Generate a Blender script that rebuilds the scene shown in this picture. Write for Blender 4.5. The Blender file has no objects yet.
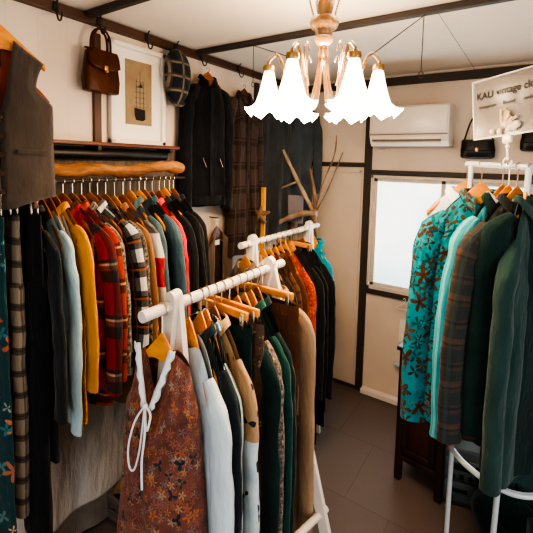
import bpy, bmesh, math, random
from mathutils import Vector, Matrix, noise
random.seed(7)
PI = math.pi
scene = bpy.context.scene
COL = scene.collection

# ------------------------------------------------------------------ helpers
def lin(h):
    h = h.lstrip('#')
    o = []
    for i in (0, 2, 4):
        c = int(h[i:i+2], 16) / 255
        o.append(c / 12.92 if c <= .04045 else ((c + .055) / 1.055) ** 2.4)
    return (o[0], o[1], o[2], 1)

class MB:
    """collects surfaces, builds one mesh object"""
    def __init__(self):
        self.v, self.f, self.uv, self.mi = [], [], [], []
    def face(self, idx, uvs, m=0):
        self.f.append(idx); self.uv.append(uvs); self.mi.append(m)
    def grid(self, P, closed=False, m=0, uo=0., vo=0.):
        b = len(self.v); R = len(P); n = len(P[0])
        for row in P: self.v.extend([tuple(p) for p in row])
        mid = P[R // 2]; us = [0.]
        for j in range(1, n + (1 if closed else 0)):
            us.append(us[-1] + (Vector(mid[j % n]) - Vector(mid[j - 1])).length)
        vs = [0.]; c = 0
        for i in range(1, R):
            d = max((Vector(P[i][k]) - Vector(P[i-1][k])).length for k in (0, n // 2))
            vs.append(vs[-1] - d)
        cols = n if closed else n - 1
        for i in range(R - 1):
            for j in range(cols):
                j2 = (j + 1) % n
                self.face((b+i*n+j, b+i*n+j2, b+(i+1)*n+j2, b+(i+1)*n+j),
                          ((us[j]+uo, vs[i]+vo), (us[j+1]+uo, vs[i]+vo), (us[j+1]+uo, vs[i+1]+vo), (us[j]+uo, vs[i+1]+vo)), m)
        return b
    def cap(self, idx, m=0):
        self.face(tuple(idx), tuple((self.v[i][0], self.v[i][2]) for i in idx), m)
    def tube(self, path, rad, n=10, capends=True, m=0, closed=False, ref=None):
        path = [Vector(p) for p in path]; N = len(path)
        if not isinstance(rad, (list,)): rad = [rad] * N
        T = []
        for i in range(N):
            a = path[max(i-1, 0)]; c = path[min(i+1, N-1)]
            T.append((c - a).normalized())
        u = Vector(ref) if ref else (Vector((0, 1, 0)) if abs(T[0].y) < .9 else Vector((1, 0, 0)))
        P = []
        for i in range(N):
            u = (u - T[i] * u.dot(T[i])).normalized(); w = T[i].cross(u)
            r = rad[i]; rx, ry = r if isinstance(r, tuple) else (r, r)
            P.append([path[i] + w * (rx * math.cos(2*PI*k/n)) + u * (ry * math.sin(2*PI*k/n)) for k in range(n)])
        b = self.grid(P, closed=True, m=m)
        if capends:
            self.cap([b + k for k in range(n)][::-1], m); self.cap([b + (N-1)*n + k for k in range(n)], m)
        return self
    def lathe(self, prof, n=20, center=(0, 0, 0), m=0, cap=False):
        c = Vector(center)
        P = [[c + Vector((r*math.cos(2*PI*k/n), r*math.sin(2*PI*k/n), z)) for k in range(n)] for r, z in prof]
        b = self.grid(P, closed=True, m=m)
        if cap:
            self.cap([b + k for k in range(n)][::-1], m); self.cap([b + (len(prof)-1)*n + k for k in range(n)], m)
        return self
    def box(self, c, s, bev=0.0, m=0, rot=None):
        bm = bmesh.new(); bmesh.ops.create_cube(bm, size=1)
        for v in bm.verts: v.co = Vector((v.co.x*s[0], v.co.y*s[1], v.co.z*s[2]))
        if bev: bmesh.ops.bevel(bm, geom=bm.edges[:], offset=min(bev, min(s)*.45), segments=2, affect='EDGES', profile=.5)
        if rot is not None:
            for v in bm.verts: v.co = rot @ v.co
        b = len(self.v); bm.verts.index_update()
        for v in bm.verts: self.v.append(tuple(v.co + Vector(c)))
        for f in bm.faces:
            nn = f.normal; ax = max(range(3), key=lambda k: abs(nn[k]))
            us = []
            for v in f.verts:
                q = v.co + Vector(c)
                us.append((q.y, q.z) if ax == 0 else ((q.x, q.z) if ax == 1 else (q.x, q.y)))
            self.face(tuple(b + v.index for v in f.verts), tuple(us), m)
        bm.free(); return self
    def sphere(self, c, r, sc=(1, 1, 1), n=12, m=0):
        prof = []
        for i in range(n//2 + 1):
            a = -PI/2 + PI*i/(n//2); prof.append((max(1e-4, r*math.cos(a)), r*math.sin(a)))
        P = [[Vector(c) + Vector((q*math.cos(2*PI*k/n)*sc[0], q*math.sin(2*PI*k/n)*sc[1], z*sc[2])) for k in range(n)] for q, z in prof]
        self.grid(P, closed=True, m=m); return self
    def build(self, name, mats, parent=None, smooth=True, sub=0, solid=0):
        me = bpy.data.meshes.new(name)
        me.from_pydata(self.v, [], self.f)
        uvl = me.uv_layers.new(name='UVMap'); k = 0
        for us in self.uv:
            for q in us:
                uvl.data[k].uv = q; k += 1
        if not isinstance(mats, (list, tuple)): mats = [mats]
        for mt in mats: me.materials.append(mt)
        for p, mi in zip(me.polygons, self.mi):
            p.material_index = mi; p.use_smooth = smooth
        me.validate(); me.update()
        o = bpy.data.objects.new(name, me); COL.objects.link(o)
        if parent is not None: o.parent = parent
        if solid:
            md = o.modifiers.new('s', 'SOLIDIFY'); md.thickness = solid; md.offset = 0
        if sub:
            md = o.modifiers.new('d', 'SUBSURF'); md.levels = sub; md.render_levels = sub
        if smooth and not sub:
            try: me.set_sharp_from_angle(angle=math.radians(50))
            except Exception: pass
        return o

def tag(o, label, cat, group=None):
    o['label'] = label; o['category'] = cat
    if group: o['group'] = group
    return o
def thing(name, label, cat, loc=(0, 0, 0), rz=0, group=None):
    o = bpy.data.objects.new(name, None); COL.objects.link(o)
    o.empty_display_size = .05
    o.location = loc; o.rotation_euler = (0, 0, rz)
    return tag(o, label, cat, group)
def struct(name, mb, m, parent=None, smooth=False):
    o = mb.build(name, m, parent, smooth=smooth)
    if parent is None: o['kind'] = 'structure'
    return o
def spline(pts, n=8):
    P = [Vector(p) for p in pts]; out = []
    for i in range(len(P) - 1):
        p0 = P[max(i-1, 0)]; p1 = P[i]; p2 = P[i+1]; p3 = P[min(i+2, len(P)-1)]
        for k in range(n):
            t = k / n
            out.append(.5*((2*p1) + (p2-p0)*t + (2*p0-5*p1+4*p2-p3)*t*t + (3*p1-p0-3*p2+p3)*t**3))
    out.append(P[-1]); return out

# ------------------------------------------------------------------ materials
class N:
    def __init__(self, name):
        self.m = bpy.data.materials.new(name); self.m.use_nodes = True
        self.t = self.m.node_tree; self.b = self.t.nodes['Principled BSDF']
    def add(self, typ, **kw):
        n = self.t.nodes.new(typ)
        for k, v in kw.items(): setattr(n, k, v)
        return n
    def link(self, a, b): self.t.links.new(a, b)
    def inp(self, sock, v):
        if hasattr(v, 'is_output') or isinstance(v, bpy.types.NodeSocket): self.link(v, sock)
        else: sock.default_value = v
    def math(self, op, a, b=0.0, c=None):
        n = self.add('ShaderNodeMath', operation=op)
        self.inp(n.inputs[0], a); self.inp(n.inputs[1], b)
        if c is not None: self.inp(n.inputs[2], c)
        return n.outputs[0]
    def mix(self, fac, a, b, blend='MIX'):
        n = self.add('ShaderNodeMix', data_type='RGBA', blend_type=blend)
        self.inp(n.inputs[0], fac); self.inp(n.inputs[6], a); self.inp(n.inputs[7], b)
        return n.outputs[2]
    def uv(self, sx=1, sy=1, rot=0):
        tc = self.add('ShaderNodeTexCoord'); mp = self.add('ShaderNodeMapping')
        mp.inputs['Scale'].default_value = (sx, sy, 1); mp.inputs['Rotation'].default_value = (0, 0, rot)
        self.link(tc.outputs['UV'], mp.inputs[0]); return mp.outputs[0]
    def obj(self, s=(1, 1, 1)):
        tc = self.add('ShaderNodeTexCoord'); mp = self.add('ShaderNodeMapping')
        mp.inputs['Scale'].default_value = s
        self.link(tc.outputs['Object'], mp.inputs[0]); return mp.outputs[0]
    def noise(self, vec, scale, detail=3, rough=.55):
        n = self.add('ShaderNodeTexNoise'); n.inputs['Scale'].default_value = scale
        n.inputs['Detail'].default_value = detail; n.inputs['Roughness'].default_value = rough
        self.link(vec, n.inputs['Vector']); return n.outputs[0]
    def ramp(self, fac, stops):
        r = self.add('ShaderNodeValToRGB'); e = r.color_ramp.elements
        while len(e) < len(stops): e.new(.5)
        for el, (p, c) in zip(e, stops):
            el.position = p; el.color = lin(c) if isinstance(c, str) else c
        self.link(fac, r.inputs[0]); return r.outputs[0]
    def bump(self, h, strength=.3, dist=.01):
        b = self.add('ShaderNodeBump'); b.inputs['Strength'].default_value = strength
        b.inputs['Distance'].default_value = dist
        self.link(h, b.inputs['Height'])
        prev = self.b.inputs['Normal']
        if prev.is_linked: self.link(prev.links[0].from_socket, b.inputs['Normal'])
        self.link(b.outputs[0], prev)
    def fin(self, color, rough=.85, sheen=0., metal=0., spec=.3):
        self.inp(self.b.inputs['Base Color'], color)
        self.b.inputs['Roughness'].default_value = rough; self.b.inputs['Metallic'].default_value = metal
        self.b.inputs['Specular IOR Level'].default_value = spec
        if sheen:
            self.b.inputs['Sheen Weight'].default_value = sheen
        return self.m

def cloth_finish(n, color, sheen=.15, rough=.9, wr=.5, knit=None):
    """woven surface: fine weave, soft creases"""
    fine = n.noise(n.uv(1, 1), 900, 1)
    c = n.mix(n.math('MULTIPLY', fine, .35), color, n.mix(1, color, (.35, .35, .35, 1), 'MULTIPLY'))
    n.bump(n.noise(n.uv(9, 2.6), 1.6, 4), wr*1.5, .025)
    n.bump(n.noise(n.uv(30, 14), 1.0, 2), wr*.5, .006)
    if knit:
        w = n.add('ShaderNodeTexWave', wave_type='BANDS', bands_direction='X')
        w.inputs['Scale'].default_value = knit; w.inputs['Distortion'].default_value = .6
        n.link(n.uv(1, 1), w.inputs['Vector']); n.bump(w.outputs['Fac'], .35, .004)
    return n.fin(c, rough, sheen, spec=.15)

MC = {}
def fabric(name, hexa, hex2=None, sheen=.12, rough=.9, wr=.5, knit=None, mott=6):
    if name in MC: return MC[name]
    n = N(name)
    f = n.noise(n.uv(1, 1), mott, 4)
    c = n.ramp(f, [(.3, hexa), (.75, hex2 or hexa)])
    MC[name] = cloth_finish(n, c, sheen, rough, wr, knit); return MC[name]

def plaid(name, base, bands, wr=.5, xz=False):
    if name in MC: return MC[name]
    n = N(name); sp = n.add('ShaderNodeSeparateXYZ'); n.link(n.obj() if xz else n.uv(1, 1), sp.inputs[0])
    wob = n.noise(n.uv(1, 1), 7, 2)
    c = lin(base)
    for ax, per, pos, wid, hx, al in bands:
        s = sp.outputs[0] if ax == 'u' else sp.outputs[2 if xz else 1]
        s = n.math('ADD', s, n.math('MULTIPLY', wob, .012))
        fr = n.math('FRACT', n.math('MULTIPLY_ADD', s, 1/per, -pos + .5 + 10))
        mk = n.math('COMPARE', fr, .5, wid / per / 2)
        c = n.mix(n.math('MULTIPLY', mk, al), c, lin(hx))
    MC[name] = cloth_finish(n, c, .1, .9, wr); return MC[name]

def stripes(name, base, hx, per, wid, axis='u'):
    return plaid(name, base, [(axis, per, 0, wid, hx, 1)])

def floral(name, base, layers, wr=.5, base2=None, split=None):
    """layers: (voronoi scale, petals, radius, [colours], share)"""
    if name in MC: return MC[name]
    n = N(name); uv = n.uv(1, 1)
    c = n.ramp(n.noise(uv, 14, 3), [(.35, base), (.7, base2 or base)])
    if split:
        so = n.add('ShaderNodeSeparateXYZ'); n.link(n.obj(), so.inputs[0])
        c = n.mix(n.math('GREATER_THAN', so.outputs[2], split[0]), c, lin(split[1]))
    for li, (sc, pet, rad, cols, share) in enumerate(layers):
        mp = n.uv(sc, sc*.9, li*.7)
        v = n.add('ShaderNodeTexVoronoi'); v.inputs['Scale'].default_value = 1; v.inputs['Randomness'].default_value = .75
        n.link(mp, v.inputs['Vector'])
        d = n.add('ShaderNodeVectorMath', operation='SUBTRACT'); n.link(mp, d.inputs[0]); n.link(v.outputs['Position'], d.inputs[1])
        sp = n.add('ShaderNodeSeparateXYZ'); n.link(d.outputs[0], sp.inputs[0])
        ph = n.math('ARCTAN2', sp.outputs[1], sp.outputs[0])
        cs = n.add('ShaderNodeSeparateColor'); n.link(v.outputs['Color'], cs.inputs[0])
        ph = n.math('MULTIPLY_ADD', cs.outputs[1], 6.28, ph)
        pt = n.math('MULTIPLY_ADD', n.math('COSINE', n.math('MULTIPLY', ph, pet)), .38, .62)
        lim = n.math('MULTIPLY', pt, rad)
        lim = n.math('MULTIPLY_ADD', n.math('SUBTRACT', n.noise(uv, 60, 2), .5), .16, lim)
        inside = n.math('LESS_THAN', v.outputs['Distance'], lim)
        on = n.math('LESS_THAN', cs.outputs[0], share)
        mk = n.math('MULTIPLY', inside, on)
        fc = n.ramp(cs.outputs[2], [(i / max(1, len(cols)-1) * .9 + .05, h) for i, h in enumerate(cols)])
        inner = n.math('LESS_THAN', v.outputs['Distance'], rad*.22)
        fc = n.mix(n.math('MULTIPLY', inner, .45), fc, lin('#20150f'))
        c = n.mix(mk, c, fc)
    MC[name] = cloth_finish(n, c, .1, .9, wr); return MC[name]

def speckle(name, a, b, c_, scale=90):
    if name in MC: return MC[name]
    n = N(name); f = n.noise(n.uv(1, 1), scale, 4, .75)
    c = n.ramp(f, [(.36, a), (.5, b), (.64, c_)])
    MC[name] = cloth_finish(n, c, .2, .95, .5); return MC[name]

def wood(name, a, b, rough=.5, sc=(3, 3, 40), stretch='obj'):
    if name in MC: return MC[name]
    n = N(name); f = n.noise(n.obj(sc), 1.0, 5, .6)
    n.bump(f, .15, .004)
    MC[name] = n.fin(n.ramp(f, [(.3, a), (.7, b)]), rough, spec=.4); return MC[name]

def plain(name, h, rough=.5, metal=0., var=.12, spec=.4):
    if name in MC: return MC[name]
    n = N(name); f = n.noise(n.obj(), 14, 3); b = lin(h); d = tuple(x*(1-var*2) for x in b[:3]) + (1,)
    MC[name] = n.fin(n.mix(f, b, d), rough, metal=metal, spec=spec); return MC[name]

M = {}
M['iron'] = plain('dark_iron', '#2b2520', .55, .3)
M['beam'] = plain('dark_beam', '#3b342f', .6)
M['picrail'] = wood('dark_rail', '#3a2419', '#54382a', .5, (4, 4, 4))
M['steel'] = plain('hook_steel', '#c9b9a4', .25, .9, .05)
M['brass'] = plain('aged_brass', '#b99058', .3, .85)
M['hgr'] = wood('hanger_orange', '#c2741c', '#e09a35', .35, (8, 30, 30))
M['hgrb'] = wood('hanger_brown', '#7a4523', '#9c6030', .35, (8, 30, 30))
M['hgrd'] = wood('hanger_dark', '#4a2416', '#643520', .35, (8, 30, 30))
M['rackwood'] = wood('rack_white_paint', '#cdc1b3', '#d9cfc3', .45, (8, 8, 8))
M['whitemetal'] = plain('white_enamel_tube', '#c3cccd', .3, .1, .03)
M['ceil'] = plain('ceiling_paint', '#efdfcb', .9, 0, .05)
M['log'] = wood('log_wood', '#4a2812', '#8f5f30', .7, (30, 6, 30))
n = N('branch_wood'); f = n.noise(n.obj((30, 5, 30)), 1.0, 6, .65); n.bump(f, .8, .012)
M['log'] = n.fin(n.ramp(f, [(.3, '#3f220f'), (.5, '#7d4f26'), (.72, '#a5743f')]), .75)
M['shelfwood'] = wood('shelf_wood', '#4a2413', '#6b3a20', .45, (20, 2, 20))
M['black'] = plain('black_plastic', '#141414', .45)
M['acwhite'] = plain('ac_plastic', '#e2d6c8', .3, 0, .02)
M['acdark'] = plain('ac_slot', '#6d6054', .5)

def wall_mat():
    n = N('white_panel_wall')
    sp = n.add('ShaderNodeSeparateXYZ'); n.link(n.obj(), sp.inputs[0])
    f = n.noise(n.obj((2, 2, .6)), 2.0, 4)
    c = n.ramp(f, [(.3, '#d0bda9'), (.7, '#dfcdb9')])
    s = n.math('ADD', sp.outputs[0], sp.outputs[1])
    g = n.math('LESS_THAN', n.math('FRACT', n.math('MULTIPLY', s, 1/.115)), .035)
    c = n.mix(n.math('MULTIPLY', g, .10), c, lin('#8d8074'))
    n.bump(g, -.12, .003)
    return n.fin(c, .75)
M['wall'] = wall_mat()
def backwall_mat():
    n = N('painted_board_wall')
    f = n.noise(n.obj((1, 1, 1)), 2.2, 4)
    return n.fin(n.ramp(f, [(.3, '#c9b5a1'), (.7, '#d6c5b3')]), .7)
M['bwall'] = backwall_mat()
def floor_mat():
    n = N('brown_vinyl_floor')
    br = n.add('ShaderNodeTexBrick'); br.offset = .5
    tc = n.add('ShaderNodeTexCoord'); n.link(tc.outputs['Object'], br.inputs['Vector'])
    br.inputs['Scale'].default_value = 1; br.inputs['Brick Width'].default_value = .45; br.inputs['Row Height'].default_value = .45
    br.inputs['Mortar Size'].default_value = .0025
    br.inputs['Color1'].default_value = lin('#5a4e49'); br.inputs['Color2'].default_value = lin('#5f524d'); br.inputs['Mortar'].default_value = lin('#4a3f3a')
    f = n.noise(n.obj((1, 1, 1)), 90, 4, .7)
    c = n.mix(n.math('MULTIPLY', f, .5), br.outputs[0], lin('#4c413c'))
    n.bump(f, .1, .002)
    return n.fin(c, .55, spec=.35)
M['floor'] = floor_mat()

# ------------------------------------------------------------------ room shell
WX, BY, HZ, RX = -1.61, 2.78, 2.31, 1.35
FY = -1.6
def bx(name, x0, x1, y0, y1, z0, z1, m, bev=0., parent=None):
    return struct(name, MB().box(((x0+x1)/2, (y0+y1)/2, (z0+z1)/2), (x1-x0, y1-y0, z1-z0), bev), m, parent)
bx('floor', WX-.1, RX+.1, FY, BY+.1, -.08, 0, M['floor'])
bx('ceiling', WX-.1, RX+.1, FY, BY+.1, HZ, HZ+.06, M['ceil'])
bx('wall_left', WX-.08, WX, FY, BY+.08, 0, HZ, M['wall'])
bx('wall_right', RX, RX+.08, FY, BY+.08, 0, HZ, M['bwall'])
wx0, wx1, wz0, wz1 = -.937, .03, .793, 1.618
mb = MB()
for x0, x1, z0, z1 in ((WX, wx0, 0, HZ), (wx1, RX, 0, HZ), (wx0, wx1, 0, wz0), (wx0, wx1, wz1, HZ)):
    mb.box(((x0+x1)/2, BY+.04, (z0+z1)/2), (x1-x0, .08, z1-z0))
struct('wall_back', mb, M['bwall'])
# dark beams on the back wall
def trim(i, x0, x1, y0, y1, z0, z1, m=None, bev=.003): return bx('trim_%d' % i, x0, x1, y0, y1, z0, z1, m or M['beam'], bev)
trim(1, -.992, -.94, BY-.022, BY, 0, 2.235)                       # post
trim(2, -.94, RX, BY-.022, BY, 1.622, 1.655)                      # over window
trim(3, -.94, RX, BY-.022, BY, .755, .79)                         # under window
trim(4, WX, RX, BY-.04, BY, 2.235, 2.285)                         # top rail
trim(5, WX, -.992, BY-.022, BY, 1.672, 1.705)                     # rail left of post
trim(6, WX, -.992, BY-.018, BY-.0, 0, .018)
trim(7, -.94, RX, BY-.05, BY, 0, .035, M['acwhite'])              # pale kick step
trim(8, WX, WX+.03, FY, BY-.04, 2.264, 2.303, M['picrail'])       # picture rail on left wall
trim(9, WX, WX+.018, 1.03, 1.065, 1.76, 2.235, M['picrail'])      # strip behind bag
trim(10, WX, WX+.02, 2.24, 2.28, 0, 2.235)                        # dark post near corner
trim(11, WX+.03, RX, 1.645, 1.675, HZ-.028, HZ-.002)              # ceiling bar
trim(12, WX+.03, RX, .985, 1.013, HZ-.028, HZ-.002)                # nearer ceiling bar
# inset panel left of post
mb = MB()
for x0, x1, z0, z1 in ((-1.03, -1.012, .04, 1.65), (-1.56, -1.012, 1.63, 1.648)):
    mb.box(((x0+x1)/2, BY-.006, (z0+z1)/2), (x1-x0, .012, z1-z0), .003)
struct('trim_13', mb, M['bwall'])
# window
win = thing('window_1', 'bright frosted sliding window in a cream frame', 'window')
del win['category'], win['label']; win['kind'] = 'structure'
M['sash'] = plain('cream_sash', '#cfc0ae', .45, 0, .05)
mb = MB(); mid = -.458
for x0, x1, z0, z1 in ((wx0, wx0+.022, wz0, wz1), (wx1-.022, wx1, wz0, wz1), (wx0, wx1, wz0, wz0+.028), (wx0, wx1, wz1-.022, wz1)):
    mb.box(((x0+x1)/2, BY+.005, (z0+z1)/2), (x1-x0, .06, z1-z0), .003)
struct('window_frame', mb, M['sash'], win)
def glass_mat():
    n = N('frosted_window_glass')
    f = n.noise(n.obj((1, 1, .7)), 2.6, 2)
    c = n.ramp(f, [(.35, '#c4dce4'), (.62, '#f2f8f8')])
    n.fin(c, .4)
    n.link(c, n.b.inputs['Emission Color']); n.b.inputs['Emission Strength'].default_value = 1.25
    return n.m
M['glass'] = glass_mat()
for k, (x0, x1, yy) in enumerate(((wx0+.022, mid+.012, 0), (mid-.012, wx1-.022, .02))):
    mb = MB()
    for a, b, z0, z1 in ((x0, x0+.024, wz0+.028, wz1-.022), (x1-.024, x1, wz0+.028, wz1-.022), (x0, x1, wz0+.028, wz0+.05), (x0, x1, wz1-.044, wz1-.022)):
        mb.box(((a+b)/2, BY+yy, (z0+z1)/2), (b-a, .018, z1-z0), .002)
    s = struct('window_sash', mb, M['sash'], win)
    mb = MB().box(((x0+x1)/2, BY+yy, (wz0+wz1)/2), (x1-x0-.04, .006, wz1-wz0-.08))
    struct('window_pane', mb, M['glass'], s)

# ------------------------------------------------------------------ hangers
HW = .165
def hook_path(R, stem, n=14):
    p = [(0, 0, -R-stem), (0, 0, -R-stem*.5)]
    for i in range(n+1):
        a = -PI/2 + (1.5*PI)*i/n * 1.02
        p.append((R*math.cos(a), 0, R*math.sin(a)))
    return p
def hanger(short, loc, rz=0, tone='hgr', R=.0178, stem=.04, hw=HW, dr=.075, clip=False, group=None, label=None, extra=None):
    word = {'hgr': 'orange', 'hgrb': 'brown', 'hgrd': 'dark brown'}[tone]
    lb = label or ('%s wooden %shanger holding the %s' % (word, 'clip ' if clip else '', short))
    t = thing('clip_hanger' if clip else 'clothes_hanger', lb, 'hanger', loc, rz, group)
    MB().tube(hook_path(R, stem), .0022, 6).build('hook', M['steel'], t)
    z0 = -R - stem
    mb = MB()
    if clip:
        mb.box((0, 0, z0 - .012), (hw*1.7, .014, .026), .004)
        mb.build('bar', M[tone], t)
        for s in (-1, 1):
            c = MB().box((s*hw*.72, -.009, z0 - .03), (.016, .005, .05), .002).box((s*hw*.72, .009, z0 - .03), (.016, .005, .05), .002)
            c.tube([(s*hw*.72, -.011, z0-.016), (s*hw*.72, .011, z0-.016)], .006, 8)
            c.build('clip', M['steel'], t)
    else:
        P = []; n = 10; K = 21
        for i in range(K):
            s = -1 + 2*i/(K-1); a = abs(s)
            zc = z0 - .012 - dr*(a**1.5); hh = .034*(1-a)**2.0 + .011; th = .0065
            yc = -.012*a*a
            P.append([Vector((s*hw, yc + th*math.cos(2*PI*k/n), zc + hh*math.sin(2*PI*k/n))) for k in range(n)])
        b = mb.grid(P, closed=True); mb.cap([b+k for k in range(n)]); mb.cap([b+(K-1)*n+k for k in range(n)][::-1])
        mb.build('shoulder_bar', M[tone], t)
    return z0

# ------------------------------------------------------------------ garments
def fold(x, seed, k):
    return noise.noise(Vector((x*k, seed*3.7, 0)))
def body_mesh(L, ws=.17, wc=.165, wh=.17, dr=.085, nw=.065, nd=.05, nb=.01, d=.022, dh=.03, fa=.012, fk=16, seed=0, tail=0., rows=26, cols=48, wprof=None, strap=0., lean=0.):
    P = []
    for i in range(rows+1):
        t = (i/rows)**1.35
        if wprof: w = wprof(t)
        else:
            q = min(1, t/.35); w = ws + (wc-ws)*(q*q*(3-2*q)) + (wh-wc)*max(0, (t-.35)/.65)
        e = min(1, t/.12); dd = .0095 + (d-.0095)*math.sqrt(e) + (dh-d)*t
        row = []
        for k in range(cols):
            th = PI/2 + 2*PI*k/cols
            x = w*math.cos(th); sy = math.sin(th)
            y = dd*math.copysign(abs(sy)**.8, sy)
            am = fa*min(1, .15 + t*1.3)
            f = fold(x + .13*t*math.sin(seed), seed + (1.3 if sy > 0 else 0), fk) + .5*fold(x, seed+9, fk*2.3)
            y += am*f*(1.2 if abs(x) < w*.9 else .6)
            x += .35*am*fold(t*3 + k*.02, seed+5, 2)
            a = abs(x)
            sl = 0 if a < nw*.6 else dr*min(1, (a-nw*.6)/max(.01, ws-nw*.6))**1.4
            nk = 0
            if a < nw:
                nk = (nd if sy < 0 else nb)*(1-(a/nw)**2)
            s_ = max(0, 1-t/.3); s_ = s_*s_*(3-2*s_)
            z = -(sl+nk)*s_ - L*t
            z += tail*(t**6)*((x/max(w, .01))**2) + .006*t**4*fold(x, seed+3, 20)
            row.append(Vector((x, y + lean*t, z)))
        P.append(row)
    mb = MB(); mb.grid(P, closed=True, uo=seed*.37, vo=seed*.21); crumple(mb, seed, .004); return mb
def crumple(mb, seed, amp):
    out = []
    for x, y, z in mb.v:
        q = min(1, max(0, (-z - .06)/.12))
        a = noise.noise(Vector((x*30 + seed, y*30, z*13))); b = noise.noise(Vector((x*24, y*24 + seed, z*17 + 5)))
        out.append((x + amp*a*q, y + amp*.8*b*q, z))
    mb.v = out
def sleeve_mesh(s, L, ws=.17, dr=.085, r0=(.05, .026), r1=(.036, .022), out=.04, seed=0, fwd=0., n=16):
    pts = [(s*(ws-.05), 0, -dr*.62), (s*(ws-.012), 0, -dr*.98), (s*(ws+.012), fwd*.1, -dr-.06), (s*(ws+out*.7), fwd*.4, -dr-.17), (s*(ws+out), fwd*.7, -dr-L*.6), (s*(ws+out*.9), fwd, -dr-L)]
    path = spline(pts, 6); R = []
    for i, p in enumerate(path):
        t = i/(len(path)-1); g = 1 + .13*noise.noise(Vector((t*7, seed*2.1, s)))
        a = min(1, .35+t*2.6)
        R.append(((r0[0]+(r1[0]-r0[0])*t)*g*a, (r0[1]+(r1[1]-r0[1])*t)*g*min(1, .6+t*2)))
        p.y += .008*noise.noise(Vector((t*4, seed*1.7, s*2)))
    mb = MB().tube(path, R, n, capends=False, ref=(0, 1, 0)); crumple(mb, seed + s*3, .005); return mb
def collar_mesh(nw=.055, dy=.026, h=.010, fl=.034, gap=.35, nd=.045):
    P0, P1, P2, P3 = [], [], [], []; n = 22
    for i in range(n+1):
        th = -PI/2 + gap + (2*PI-2*gap)*i/n
        c, s = math.cos(th), math.sin(th)
        front = max(0, -s)
        z = -nd*.75*front**1.5
        P0.append(Vector((nw*c, dy*s, z)))
        P1.append(Vector((nw*.93*c, dy*.95*s, z+h)))
        P2.append(Vector((nw*1.12*c, dy*1.15*s - .004*front, z+h*.85)))
        P3.append(Vector((nw*1.32*c, dy*1.4*s - .008*front, z + h - fl*(.55+.45*front) - .02*front)))
    mb = MB(); mb.grid([P0, P1, P2, P3]); return mb

def garment(name, label, cat, mat, loc, rz=0, kind='shirt', L=.7, sl=.5, group=None, seed=None, **kw):
    """hung garment, origin at the neck point on the hanger"""
    seed = seed if seed is not None else random.uniform(0, 50)
    t = thing(name, label, cat, loc, rz, group)
    mat2 = kw.pop('mat2', None); smat = kw.pop('smat', mat); cuff = kw.pop('cuff', None); buttons = kw.pop('buttons', None)
    collar = kw.pop('collar', None); out = kw.pop('out', .04); r0 = kw.pop('r0', (.05, .026)); r1 = kw.pop('r1', (.036, .022)); cm = kw.pop('cmat', mat)
    fwd = kw.pop('fwd', 0.); placket = kw.pop('placket', None); pocket = kw.pop('pocket', None)
    ws = kw.get('ws', .165); dr = kw.get('dr', .085)
    kw.setdefault('wc', ws*.97); kw.setdefault('wh', ws*1.02)
    body_mesh(L, seed=seed, **{**kw, 'ws': ws, 'dr': dr}).build('body' if kind != 'dress' else 'dress_body', mat, t)
    if sl:
        for s in (-1, 1):
            so = sleeve_mesh(s, sl, ws, dr, r0, r1, out, seed, fwd).build('sleeve', smat, t)
            if cuff:
                x = s*(ws+out*.86)
                MB().tube([(x, fwd, -dr-sl+.035), (x, fwd, -dr-sl-.025)], [(r1[0]*1.08, r1[1]*1.15), (r1[0]*1.02, r1[1]*1.1)], 16, capends=False, ref=(0, 1, 0)).build('cuff', cuff, so)
    if collar or kind in ('shirt', 'jacket'):
        c = collar or {}
        collar_mesh(nd=kw.get('nd', .05), nw=kw.get('nw', .055), **c).build('collar', cm, t)
    d = kw.get('d', .022)
    if placket:
        P = [[Vector((x, -(d + .010), z)) for x in (-.014, .014)] for z in [-.06 - (L-.07)*i/10 for i in range(11)]]
        m_ = MB(); m_.grid(P); m_.build('placket', placket, t)
    if buttons:
        nb_, bm_ = buttons
        for i in range(nb_):
            z = -.09 - (L-.2)*i/max(1, nb_-1)
            MB().tube([(0, -(d+.010), z), (0, -(d+.017), z)], .006, 10).build('button', bm_, t)
    if pocket:
        for s in pocket:
            MB().box((s*.08, -(d+.012), -.26), (.075, .004, .085), .002).build('pocket', mat, t)
    return t

def trousers(name, label, mat, loc, rz=0, L=.95, w=.10, d=.016, group=None, seed=0, flare=1.0, skirt=False, cat='trousers', beltmat=None):
    t = thing(name, label, cat, loc, rz, group)
    if skirt:
        body_mesh(L, ws=w, wc=w*1.04, wh=w*flare, dr=0, nw=.001, nd=0, nb=0, d=d, dh=d*1.5, fa=.012, seed=seed).build('skirt_body', mat, t)
    else:
        mb = MB(); K = 18; n = 22
        P = []
        for i in range(7):
            q = i/6; z = -.22*q
            P.append([Vector((w*(1+.06*q)*math.cos(2*PI*k/n), d*(1+.6*q)*math.sin(2*PI*k/n), z)) for k in range(n)])
        mb.grid(P, closed=True, uo=seed)
        for s in (-1, 1):
            P = []
            for i in range(K+1):
                q = i/K; z = -.20 - (L-.20)*q
                ww = w*.54*(1 - .12*q + (flare-1)*q*q); cx = s*(w*.5 + .006*q)
                P.append([Vector((cx + ww*math.cos(2*PI*k/n) + .004*fold(q*6, seed+s, 3), d*1.5*math.sin(2*PI*k/n)*(1+.15*fold(q*5+k, seed, 2)) + .008*fold(q*3, seed+4, 2), z)) for k in range(n)])
            mb.grid(P, closed=True, uo=seed+s*.3)
        mb.build('legs', mat, t)
    MB().tube([(0, 0, .004), (0, 0, -.036)], [(w*1.015, d*1.12), (w*1.02, d*1.2)], 24, capends=False, ref=(0, 1, 0)).build('waistband', beltmat or mat, t)
    return t

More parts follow.
